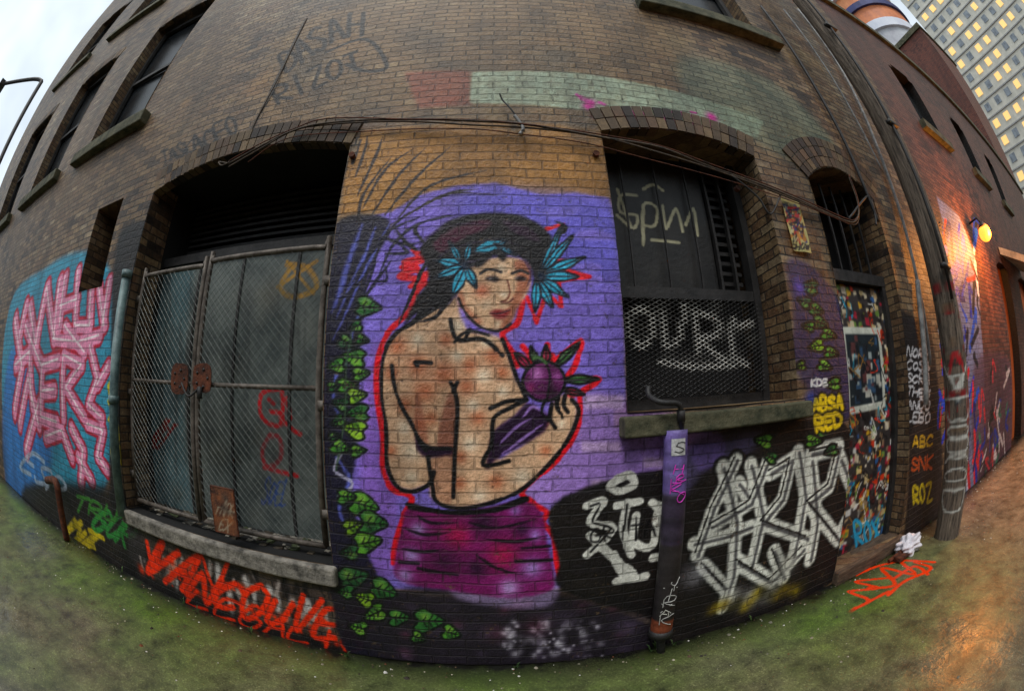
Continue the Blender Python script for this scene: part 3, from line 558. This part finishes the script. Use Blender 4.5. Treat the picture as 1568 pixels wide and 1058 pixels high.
for i,h in enumerate(HR):
    x0,x1,z0,z1,r=h; g=Geo(); g.box(x0-.1,x1+.1,D+.25,D+.3,z0,z1+r+.1); g.make('opening_back_%d'%i,orange if i in(0,4) else glass,rb)
    mesh('opening_reveal_%d'%i,[(x0,D+.03,z0),(x0,D+.3,z0),(x0,D+.3,z1+r),(x0,D+.03,z1+r),(x1,D+.03,z0),(x1,D+.3,z0),(x1,D+.3,z1+r),(x1,D+.03,z1+r)],[[0,1,2,3],[4,7,6,5],[3,2,6,7]],MR,rb)
    if i in(1,2,3): g=Geo(); g.box(x0-.2,x1+.2,D-.1,D+.24,z0-.16,z0,j=.005); g.make('sill_r_%d'%i,MS,rb)
v=[(9.6,D,3.75),(12.5,D,3.75),(12.5,D-.8,3.35),(9.6,D-.8,3.35),(12.5,D-.8,3.2),(9.6,D-.8,3.2),(9.6,D,3.6),(12.5,D,3.6)]
mesh('awning_canopy',v,[[0,1,2,3],[3,2,4,5],[0,3,5,6],[1,7,4,2],[6,5,4,7]],plain('awning_canvas',rgb(110,110,108),rgb(170,168,160),3,.8),rb)
bb=empty('brown_brick_block')
g=Geo(); g.box(19,23.5,2.4,12,8.0,16.4); g.make('block_walls',brickmat('block_brick',False,[(.3,rgb(80,36,26)),(.5,rgb(124,64,46)),(.75,rgb(96,54,42))],rgb(70,52,44)),bb)
g=Geo(); g.box(18.9,23.6,2.3,12.1,16.4,16.7); g.make('block_coping',MS,bb)
ot=empty('office_tower'); g=Geo(); g.box(70,95,-40,8,0,120); g.make('tower_walls',plain('tower_concrete',rgb(176,174,164),rgb(206,202,190),.5,.8),ot)
gw=Geo();gl=Geo();gr=Geo()
for k in range(40):
    for j in range(15):
        y=-38.4+j*3.1; z=4+k*2.9
        (gl if random.random()<.42 else gw).box(69.9,70.05,y,y+1.4,z,z+1.3)
    gr.box(69.8,70.02,-40,8,2.9+k*2.9,3.1+k*2.9)
gw.make('tower_windows',plain('tower_glass',rgb(90,96,104),rgb(140,148,156),1,.2),ot); gr.make('tower_ledges',MCo,ot)
m,nt,bs=new('lit_window'); bs.inputs['Base Color'].default_value=rgb(230,190,120); bs.inputs['Emission Color'].default_value=rgb(255,204,120); bs.inputs['Emission Strength'].default_value=.65; m.cycles.emission_sampling='NONE'; gl.make('lit_tower_windows',m,ot)
rt=empty('round_tower')
for i,(z0,z1,c1,c2,r_) in enumerate(((0,37,(150,150,160),(180,184,190),6),(37,38.4,(190,194,210),(210,214,224),6.4),(38.4,41,(170,100,70),(216,130,80),6.1),(41,42,(30,34,80),(40,50,110),6.5),(42,45,(190,110,70),(226,150,100),5.6),(45,46,(190,190,200),(220,220,226),6.2))):
    g=Geo(); g.tube([(46,13,z0),(46,13,z1)],r_,40); g.make('drum_%d'%i,plain('drum_%d'%i,rgb(*c1),rgb(*c2),.6,.6),rt,False)
ob=empty('opposite_building'); g=Geo(); g.box(-30,30,-9,-4.6,0,5.5); g.make('opposite_walls',MB,ob)
g=Geo(); g.box(-30.1,30.1,-9.1,-4.5,5.5,5.7); g.make('opposite_coping',MS,ob)
g=Geo()
for k in range(9): g.box(-20+k*4.6,-18.6+k*4.6,-4.61,-4.55,1.2,3.2)
g.make('opposite_windows',glass,ob)
# ---------------------------------------------------------------- gate
gt=empty('chain_link_gate'); yg=D+.1; g=Geo()
def wp(u,v,y): x,z=W(u,v,y); return (x,y,z)
xL,xM,xR=-2.9,-2.08,-1.04; zb=.74; zt1,zt2=2.55,2.58; zm=W(345,590,yg)[1]; rr=.021
g.tube(cm([(xL,yg,zb),(xL,yg,zt1-.08),(xL+.02,yg,zt1-.02),(xL+.08,yg,zt1),(xM-.1,yg,zt1),(xM-.04,yg,zt1-.02),(xM-.02,yg,zt1-.08),(xM-.02,yg,zb)],3),rr,8)
g.tube(cm([(xM+.03,yg,zb),(xM+.03,yg,zt2-.08),(xM+.05,yg,zt2-.02),(xM+.11,yg,zt2),(xR-.1,yg,zt2),(xR-.02,yg,zt2-.02),(xR,yg,zt2-.08),(xR,yg,zb)],3),rr,8)
g.tube([(xL,yg,zm),(xM-.02,yg,zm)],rr*.8,8); g.tube([(xM+.03,yg,zm),(xR,yg,zm)],rr*.8,8); g.tube([(xL,yg,zb),(xM-.02,yg,zb)],rr,8); g.tube([(xM+.03,yg,zb),(xR,yg,zb)],rr,8)
for z in(.95,1.6,2.35):
    for x in(xL-.03,xR+.03): g.box(x-.03,x+.03,yg-.02,yg+.02,z-.03,z+.03)
g.make('tube_frame',plain('gate_tube',rgb(58,50,44),rgb(120,112,104),12,.6,.3),gt,True)
g=Geo(); diam(g,xL,xM-.02,zb,zt1,.055,.055,yg-.012,.0015); diam(g,xM+.03,xR,zb,zt2,.055,.055,yg-.012,.0015); g.make('chain_link_mesh',MSt,gt)
def plate(nm,cx_,cz_,w_,h_):
    P=[];n=16
    for k in range(n):
        a=2*math.pi*k/n; r_=(abs(math.cos(a))**4+abs(math.sin(a))**4)**-.25; P.append((cx_+w_*r_*math.cos(a)*U(.93,1.03),cz_+h_*r_*math.sin(a)*U(.93,1.03)))
    v=[(x,yg-.036,z) for x,z in P]+[(x,yg-.03,z) for x,z in P]
    return mesh(nm,v,[list(range(n))[::-1],list(range(n,2*n))]+[[k,(k+1)%n,n+(k+1)%n,n+k] for k in range(n)],MRu,gt)
plate('lock_plate_a',xM-.15,zm+.03,.1,.11); plate('lock_plate_b',xM+.1,zm+.04,.1,.1)
g=Geo(); g.tube([(xM+.1,yg-.055,zm-.1),(xM+.1,yg-.055,zm-.02)],.02,8); g.tube(cm([(xM-.1,yg-.055,zm),(xM,yg-.075,zm-.09),(xM+.1,yg-.055,zm-.02)],4),.008,6)
for k in range(5): a=k*1.256; g.tube([(xM-.15+.06*math.cos(a),yg-.042,zm+.03+.06*math.sin(a)),(xM-.15+.06*math.cos(a),yg-.036,zm+.03+.06*math.sin(a))],.01,6); g.tube([(xM+.1+.06*math.cos(a),yg-.042,zm+.04+.06*math.sin(a)),(xM+.1+.06*math.cos(a),yg-.036,zm+.04+.06*math.sin(a))],.01,6)
g.make('padlock_and_chain',MFr,gt,True)
hs=empty('metal_notice_plate'); x,z=W(342,785,D-.09)
PCn=Canvas(x-.2,x+.2,z-.25,z+.25,.005,lambda u,v:W(u,v,D-.09)); PCn.text('TAPR',[(328,786),(356,794)],18,2,(170,160,140),.75,.25); PCn.text('EX',[(334,810),(350,815)],13,2,(170,160,140),.7,.25)
for k in range(14): PCn.spray(U(320,364),U(752,818),U(3,10),random.choice([(30,16,12),(150,90,50),(90,80,70)]),.5)
grid('plate',lines(x-.1,x+.1,lambda a:.01,()),lines(z-.14,z+.16,lambda a:.01,()),D-.085,plain('rust_attr',rgb(44,22,14),rgb(120,70,40),16,.8,attr=True,bump=.6),hs,PCn)
g=Geo()
for a,b in(((x-.1,z+.16),(x+.1,z+.16)),((x-.1,z-.14),(x+.1,z-.14)),((x-.1,z-.14),(x-.1,z+.16)),((x+.1,z-.14),(x+.1,z+.16))): g.tube([(a[0],D-.08,a[1]),(b[0],D-.08,b[1])],.007)
g.make('plate_edge',MRu,hs)
g=Geo(); g.tube([(-3.0,D-.06,.6),(-3.0,D-.06,2.5)],.045,14); g.tube([(-3.0,D-.06,2.5),(-3.0,D-.06,2.56)],.056,14); g.tube([(-3.0,D-.06,1.5),(-3.0,D-.06,1.56)],.055,14); g.make('standpipe',MTe,None,True)
# downpipe
dp=empty('downpipe'); x0,z0=W(1012,968,D-.09); x1,z1=W(1035,658,D-.09)
g=Geo(); n=60; P=[];Cc=[]
for i in range(n+1):
    t=i/n; P.append((x0+(x1-x0)*t,D-.085,z0+(z1-z0)*t))
    c=np.array([120,56,32]) if t<.1 else (np.array([38,32,34]) if t<.5 else np.array([50,40,60]) if t<.72 else np.array([130,110,190])); c=c*U(.7,1.1)+U(0,16); Cc.append(rgb(*np.clip(c,0,255)))
g.tube(P,.068,16,Cc); g.make('guard_tube',plain('guard_paint',g1(.1),g1(.2),16,.5,.1,attr='mul',bump=.4),dp,True)
g=Geo()
g.tube(cm([wp(1012,1000,D-.08),(x0,D-.085,z0)],2),.03,8); g.tube([(x0,D-.085,z0-.02),(x0,D-.085,z0+.03)],.076,16)
g.tube(cm([wp(993,592,D-.05),wp(994,606,D-.08),wp(1012,616,D-.15),wp(1038,618,D-.15),wp(1043,632,D-.13),wp(1043,662,D-.09)],4),.016,8); g.tube([wp(1043,628,D-.13),wp(1043,645,D-.12)],.024,8); g.make('feed_pipe',MFr,dp,True)
g=Geo()
def ontube(a,zz): t=(zz-z0)/(z1-z0); cx=x0+(x1-x0)*t; return (cx+.0700*math.sin(a),D-.085-.0700*math.cos(a),zz)
for k,(t,ch,c) in enumerate(((.93,'S',(20,20,24)),(.84,'H',(230,50,200)),(.8,'R',(230,50,200)),(.755,'K',(220,60,200)),(.71,'O',(220,60,200)),(.77,'Z',(220,60,200)),(.24,'T',(200,200,196)),(.2,'R',(190,190,186)),(.15,'A',(200,200,190)),(.1,'K',(180,180,176)),(.28,'Y',(190,190,186)),(.17,'X',(190,190,186)))):
    zc=z0+(z1-z0)*t; ja=U(-.35,.35); sz_=U(.7,1.5)
    if k==0:
        ja=0; sz_=1; b=len(g.v)
        for q in range(7):
            for dz in(-.045,.045): g.v.append(ontube(-.75+q*.2,zc+dz)); g.c.append(rgb(206,206,206))
        for q in range(6): g.f.append([b+2*q,b+2*q+2,b+2*q+3,b+2*q+1])
    for pl in FONT[ch]:
        g.tube([ontube(-.5+ja+a*.8*sz_+b*U(.0,.3),zc-.03+b*.055*sz_+a*ja*.05) for a,b in cm(pl,3)],.003,4,rgb(*c),cap=False)
g.make('tube_stickers',MV,dp)
g=Geo(); g.tube(cm([wp(72,735,D-.02),wp(85,737,D-.12),wp(90,760,D-.13),(W(95,790,D-.13)[0],D-.13,.35),(W(95,790,D-.13)[0],D-.13,.02)],5),.045,10); g.make('drain_pipe',MRu,None,True)
# cables
cb=empty('overhead_cable')
def cab(off,r,m=MCa,pts=None,n='strand',y=D-.06):
    g=Geo(); pts=pts or [(350,250),(400,225),(450,198),(500,187),(620,184),(720,186),(800,191),(920,208),(1010,228),(1090,255),(1190,292),(1290,335),(1312,338),(1314,310),(1300,270)]
    P=[wp(u,v+off+U(-2.5,2.5),y+U(-.01,.01)) for u,v in pts]; g.tube(cm(P,6),r,6); return g.make(n,m,cb,True)
cab(0,.009);cab(4,.007);cab(-3,.005,MRu); cab(7,.004,MRu,[(380,240),(440,205),(560,192),(720,192),(800,200),(900,212),(1000,240),(1120,270),(1240,310),(1300,336)])
cab(0,.006,MFr,[(765,142),(770,155),(780,165),(790,178),(797,192),(803,200)],'hook'); cab(0,.012,MCo,[(788,176),(797,190),(801,198),(796,206)],'knot'); cab(0,.006,MCa,[(350,250),(335,246),(340,256),(352,250)],'loop')
cab(0,.008,MFr,[(1120,270),(1160,300),(1180,330),(1195,300)],'tail'); cab(0,.007,MCa,[(470,30),(440,90),(420,130),(395,180),(378,215)],'riser',D-.01)
g=Geo()
for u,v in((540,240),(912,238),(1128,290)): x,z=W(u,v,D); g.tube([(x,D+.01,z),(x,D-.03,z)],.022,8)
g.make('anchor_bolts',MRu,cb)
cd=empty('wall_conduit')
def cond(pts,r,m,n):
    g=Geo(); g.tube(cm([wp(u,v,D-.05) for u,v in pts],5),r,8); g.make(n,m,cd,True)
cond([(1165,10),(1240,120),(1290,210),(1325,290),(1345,340)],.02,MFr,'conduit_a'); cond([(1222,15),(1290,110),(1345,230),(1380,330),(1405,430),(1425,560)],.022,MCo,'conduit_b'); cond([(1200,15),(1262,100),(1320,200),(1350,260)],.012,MCo,'conduit_c')
cond([(1300,335),(1330,300),(1340,330),(1342,345)],.012,MFr,'conduit_d'); cond([(1405,430),(1410,480),(1418,620)],.035,MCo,'box_pipe')
# poster
ps=empty('wall_poster'); px0,pz1=W(1195,303,D-.02); px1,pz0=W(1243,388,D-.02)
QC=Canvas(px0-.1,px1+.1,pz0-.1,pz1+.1,.005,lambda u,v:W(u,v,D-.02)); rect(QC,px0-.05,px1+.05,pz0-.05,pz1+.05,(180,170,116)); rect(QC,px0+.03,px1-.03,pz0+.12,pz1-.03,(110,120,106))
for k in range(60):
    x,z=U(px0+.04,px1-.08),U(pz0+.12,pz1-.08); QC.stroke([(x,z),(x+U(-.08,.08),z+U(-.08,.08)),(x+U(0,.1),z+.05)],.014,random.choice([(160,26,36),(20,20,20),(200,190,150),(50,50,100),(170,110,40)]),.9,raw=True)
QC.text('SHOW',[(1212,382),(1240,383)],9,2,(30,30,30),1)
grid('sheet',lines(px0,px1,lambda a:.012,()),lines(pz0,pz1,lambda a:.012,()),lambda X,Z:D-.02+.006*np.sin(X*30)*np.sin(Z*25),plain('paper',g1(.4),g1(.5),10,.6,attr=True,bump=.1),ps,QC)
# utility pole
up=empty('utility_pole'); PCc=Canvas(3.4,4.8,0,3.2,.008,lambda u,v:W(u,v,1.62))
for k in range(60):
    x,z=U(3.7,4.15),U(.9,2.4); rect(PCc,x,x+U(.02,.1),z,z+U(.02,.1),random.choice([(150,20,30),(190,188,176),(60,56,50),(120,100,80),(40,60,70),(90,80,70)]),.85)
for k in range(10): x,z=U(3.75,4.1),U(1.2,2.2); PCc.stroke([(x,z),(x+.02,z-U(.1,.4))],.02,(186,24,36),.9,raw=True)
for k in range(5):
    z=.3+k*.28; x=3.98-.03*z
    for pl in FONT['OSBCY'[k]]: PCc.stroke([(x-.1+a*.2+U(-.015,.015),z+b*.22+U(-.02,.02)) for a,b in pl],.026,(226,226,220),1,raw=True)
nz,na=420,44; V=[]
for i in range(nz):
    z=i/(nz-1)*9.5; cx=4.12-.035*z+.01*math.sin(z*2); cy=1.74+.004*z; r_=.158-.006*z
    for k in range(na):
        a=2*math.pi*k/na; rr_=r_*(1+.02*math.sin(a*9+z*.6)+.014*math.sin(a*23)); V.append((cx+rr_*math.cos(a),cy+rr_*math.sin(a),z))
V=np.array(V); S=PCc.sample(V[:,0]+ (V[:,1]-1.7)*.6 ,V[:,2]); S[(V[:,1]>1.74)&(V[:,0]>4.1),3]=0
F=[[i*na+k,i*na+(k+1)%na,(i+1)*na+(k+1)%na,(i+1)*na+k] for i in range(nz-1) for k in range(na)]
mesh('pole_shaft',V,np.array(F),MWo,up,S,True)
g=Geo()
g.tube([(3.98-.035*z,1.60,z) for z in(2.2,3,4,5,6,7,8,9)],.02,8)
for z in(2.5,4,5.5,7): g.box(3.9-.035*z,4.1-.035*z,1.57,1.63,z-.02,z+.02)
for k in range(60): z=U(.4,3.2); a=U(2.6,5.2); g.tube([(4.12-.035*z+.15*math.cos(a),1.74+.15*math.sin(a),z),(4.12-.035*z+.17*math.cos(a),1.74+.17*math.sin(a),z)],.004,5)
g.make('pole_conduit_and_nails',MFr,up,True)
# wall lamp
wl=empty('wall_lamp'); lx,lz=W(1508,357,D-.28); g=Geo(); g.tube([(lx,D+.02,lz+.25),(lx,D-.2,lz+.28),(lx,D-.28,lz+.14)],.02,8); g.tube([(lx,D-.28,lz+.18),(lx,D-.28,lz+.09)],.1,14,None,[.04,.12]); g.make('lamp_arm_and_shade',MFr,wl,True)
m,nt,bs=new('lamp_glow'); bs.inputs['Base Color'].default_value=(.8,.3,.05,1); bs.inputs['Emission Color'].default_value=(1,.28,.03,1); bs.inputs['Emission Strength'].default_value=2.6; m.cycles.emission_sampling='NONE'
bpy.ops.mesh.primitive_uv_sphere_add(radius=.14,location=(lx,D-.28,lz),segments=16,ring_count=10); o=bpy.context.object; o.name='bulb'; o.data.materials.append(m); o.parent=wl
ld=bpy.data.lights.new('lamp_light','POINT'); ld.energy=260; ld.color=(1,.34,.06); ld.shadow_soft_size=.1; lo=bpy.data.objects.new('lamp_light',ld); col.objects.link(lo); lo.location=(lx,D-.62,lz-.1); lo.parent=wl
sl=empty('street_lamp'); g=Geo(); A=np.array([0,0,H])+ray(64,125)*9
g.tube([(A[0],A[1],0),tuple(A)],.05,8); g.make('lamp_column',MFr,sl,True)
g=Geo(); g.tube(cm([tuple(A),(A[0]-.3,A[1]-.2,A[2]+.1),(A[0]-1.3,A[1]-.9,A[2]+.15)],4),.04,8); g.box(A[0]-1.7,A[0]-1.2,A[1]-1.0,A[1]-.8,A[2]+.1,A[2]+.2); g.make('lamp_arm',MFr,sl)
# ---------------------------------------------------------------- ground
GC=Canvas(2.2,5.5,.4,2.6,.008,G)
for p in([(1298,935),(1330,918),(1300,905),(1345,900),(1310,890),(1360,885)],[(1330,900),(1370,895),(1350,870),(1400,880),(1380,860),(1430,862)],[(1360,910),(1385,890),(1425,872),(1400,862)],[(1310,880),(1340,868),(1375,860)],[(1320,925),(1360,905)],[(1370,885),(1400,868),(1420,880)]): GC.stroke(p,4.5,(246,70,22),1,.3,True)
def gl_(lo,hi,fine): return np.unique(np.r_[np.linspace(-180,lo,30),np.arange(lo,hi,.1),fine,np.linspace(hi,180,30)])
mg,nt,bs=new('mossy_concrete'); L=nt.links.new; pos=nt.nodes.new('ShaderNodeNewGeometry').outputs['Position']; sp=nt.nodes.new('ShaderNodeSeparateXYZ'); L(pos,sp.inputs[0])
n1=noise(nt,pos,.9,4); n2=noise(nt,pos,5,5,.7); n3=noise(nt,pos,90,2,.8)
vo=nt.nodes.new('ShaderNodeTexVoronoi'); vo.inputs['Scale'].default_value=110; L(pos,vo.inputs['Vector']); ac=vo.outputs['Color']
asp=ramp(nt,n2,[(.3,rgb(66,64,48)),(.68,rgb(134,126,100))]); warm=ramp(nt,n2,[(.3,rgb(96,74,52)),(.68,rgb(166,136,104))])
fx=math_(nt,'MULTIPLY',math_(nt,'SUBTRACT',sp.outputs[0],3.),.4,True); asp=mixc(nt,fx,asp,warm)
moss=ramp(nt,n2,[(.3,rgb(40,66,10)),(.66,rgb(94,128,28))])
mf=math_(nt,'SUBTRACT',math_(nt,'ADD',math_(nt,'ADD',math_(nt,'MULTIPLY',sp.outputs[1],.3),math_(nt,'MULTIPLY',n1,1.9)),math_(nt,'MULTIPLY',n2,.5)),1.15,True)
mf=math_(nt,'MULTIPLY',math_(nt,'MULTIPLY',mf,.9),math_(nt,'SUBTRACT',1,math_(nt,'MULTIPLY',math_(nt,'SUBTRACT',sp.outputs[0],3.0),.6,True)))
c=mixc(nt,mf,asp,moss)
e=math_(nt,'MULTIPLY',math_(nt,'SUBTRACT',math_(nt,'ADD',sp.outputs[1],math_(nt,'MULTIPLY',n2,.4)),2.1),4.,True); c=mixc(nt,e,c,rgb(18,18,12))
sepc=nt.nodes.new('ShaderNodeSeparateColor'); L(ac,sepc.inputs[0])
c=mixc(nt,1.,c,ramp(nt,sepc.outputs[0],[(.0,g1(.78)),(.85,g1(1.0)),(1,g1(1.5))]),'MULTIPLY')
c=mixc(nt,1.,c,ramp(nt,n3,[(.3,g1(.7)),(.62,g1(1.12))]),'MULTIPLY')
at=nt.nodes.new('ShaderNodeAttribute'); at.attribute_name='paint'; c=mixc(nt,at.outputs['Alpha'],c,mixc(nt,1.,at.outputs['Color'],ramp(nt,n3,[(.3,g1(.6)),(.6,g1(1))]),'MULTIPLY'))
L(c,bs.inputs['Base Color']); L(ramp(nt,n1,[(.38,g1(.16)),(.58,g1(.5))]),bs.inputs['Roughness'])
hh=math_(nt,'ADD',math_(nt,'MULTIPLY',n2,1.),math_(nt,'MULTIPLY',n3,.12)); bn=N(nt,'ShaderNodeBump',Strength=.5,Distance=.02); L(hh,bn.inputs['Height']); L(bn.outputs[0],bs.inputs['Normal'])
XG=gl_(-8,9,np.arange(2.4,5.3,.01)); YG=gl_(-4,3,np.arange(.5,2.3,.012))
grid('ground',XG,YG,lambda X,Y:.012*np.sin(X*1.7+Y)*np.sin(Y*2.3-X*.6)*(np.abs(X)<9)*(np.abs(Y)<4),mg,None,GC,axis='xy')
g=Geo()
for k in range(1300):
    x=U(-6,8); q_=random.random(); y=U(-1.4,2.1) if q_<.45 else (U(1.2,2.1) if q_<.7 else 2.14-abs(random.gauss(0,.1))); s_=U(.003,.010)*(2 if random.random()<.06 else 1)
    c=rgb(*random.choice([(226,222,216),(150,140,120),(90,70,50),(50,42,34),(180,170,150),(110,60,30),(60,56,50),(120,116,100)])); a=U(0,3); b=len(g.v); zz=.012*math.sin(x*1.7+y)*math.sin(y*2.3-x*.6)
    for q in range(5): g.v.append((x+s_*math.cos(a+q*1.26)*U(.6,1.3),y+s_*math.sin(a+q*1.26),zz)); g.c.append(c)
    g.v.append((x,y,zz+s_*.7)); g.c.append(c); g.f+=[[b+q,b+(q+1)%5,b+5] for q in range(5)]
g.make('litter',plain('litter_mat',g1(.3),g1(.4),20,.8,attr='mul'),None)
g=Geo()
for k in range(24):
    x=random.choice([U(-5.5,-3),U(-3,2.5),U(3.7,6)]); y=D-.03-abs(random.gauss(0,.03))
    for q in range(7):
        a=U(0,6.28); l=U(.02,.06); c=rgb(*random.choice([(40,70,24),(70,96,36),(60,80,40)])); b=len(g.v); dx,dy=math.cos(a)*l,math.sin(a)*l-.02
        g.v+=[(x,y,0),(x+dx*.5-.006,y+dy*.5,l*.9),(x+dx,y+dy,l*1.1),(x+dx*.5+.006,y+dy*.5,l*.9)]; g.c+=[c]*4; g.f.append([b,b+1,b+2,b+3])
g.make('weeds',MV,None)
bag=empty('crumpled_bag'); bpy.ops.mesh.primitive_ico_sphere_add(subdivisions=5,radius=1,location=(0,0,0)); o=bpy.context.object; o.name='bag_cloth'
bx,by=G(1390,845)
for v in o.data.vertices:
    p=v.co; n_=.12*math.sin(p.x*7+p.z*3)+.1*math.sin(p.y*9-p.x*4)+.07*math.sin(p.z*13+p.y*5)+.04*abs(math.sin(p.x*17+p.y*11)); p*=1+n_; v.co=(bx+p.x*.17,by+p.y*.12,max(.0,.07+p.z*.1))
o.data.materials.append(plain('white_cloth',rgb(200,196,206),rgb(236,232,238),12,.8,bump=.5)); o.parent=bag
for p in o.data.polygons: p.use_smooth=True
g=Geo(); g.tube([(bx-.35,by+.02,.03),(bx-.1,by-.02,.08),(bx+.02,by,.12)],.02,6); g.box(bx-.3,bx-.08,by-.1,by+.02,.02,.06,j=.012); g.make('bag_handle',MRu,bag)
# ---------------------------------------------------------------- camera, light
cp=bpy.data.cameras.new("camera"); co=bpy.data.objects.new("camera",cp); col.objects.link(co)
cp.type='PANO'; cp.panorama_type='FISHEYE_EQUISOLID'; cp.fisheye_lens=FL; cp.fisheye_fov=math.radians(220)
cp.sensor_fit='HORIZONTAL'; cp.sensor_width=SW; cp.sensor_height=SW*690/1024; cp.clip_end=1000; cp.clip_start=.01
cx=M@np.array([1,0,0]); cy=M@np.array([0,0,1]); cz=-(M@np.array([0,1,0]))
co.matrix_world=Matrix(((cx[0],cy[0],cz[0],0),(cx[1],cy[1],cz[1],0),(cx[2],cy[2],cz[2],H),(0,0,0,1)))
sc=bpy.context.scene; sc.camera=co
w=bpy.data.worlds.new("World"); sc.world=w; w.use_nodes=True; nt=w.node_tree; st=nt.nodes.new('ShaderNodeTexSky'); st.sky_type='NISHITA'; st.sun_disc=False
EL,AZ=math.radians(56),math.radians(200)
st.sun_elevation=EL; st.sun_rotation=AZ; st.dust_density=3; st.air_density=1
tc=nt.nodes.new('ShaderNodeTexCoord'); nz_=noise(nt,tc.outputs['Generated'],2.2,4,.6)
cl=mixc(nt,ramp(nt,nz_,[(.3,g1(.5)),(.6,g1(.95))]),st.outputs[0],(8.0,8.9,9.4,1))
nt.links.new(cl,nt.nodes['Background'].inputs[0]); nt.nodes['Background'].inputs[1].default_value=.13
sd=bpy.data.lights.new('sun','SUN'); sd.energy=1.5; sd.angle=math.radians(18); sd.color=(1,.96,.9); so=bpy.data.objects.new('sun',sd); col.objects.link(so)
dv=Vector((math.sin(AZ)*math.cos(EL),math.cos(AZ)*math.cos(EL),math.sin(EL))); so.rotation_euler=dv.to_track_quat('Z','Y').to_euler()
sc.view_settings.view_transform='Standard'; sc.view_settings.look='None'; sc.view_settings.exposure=0
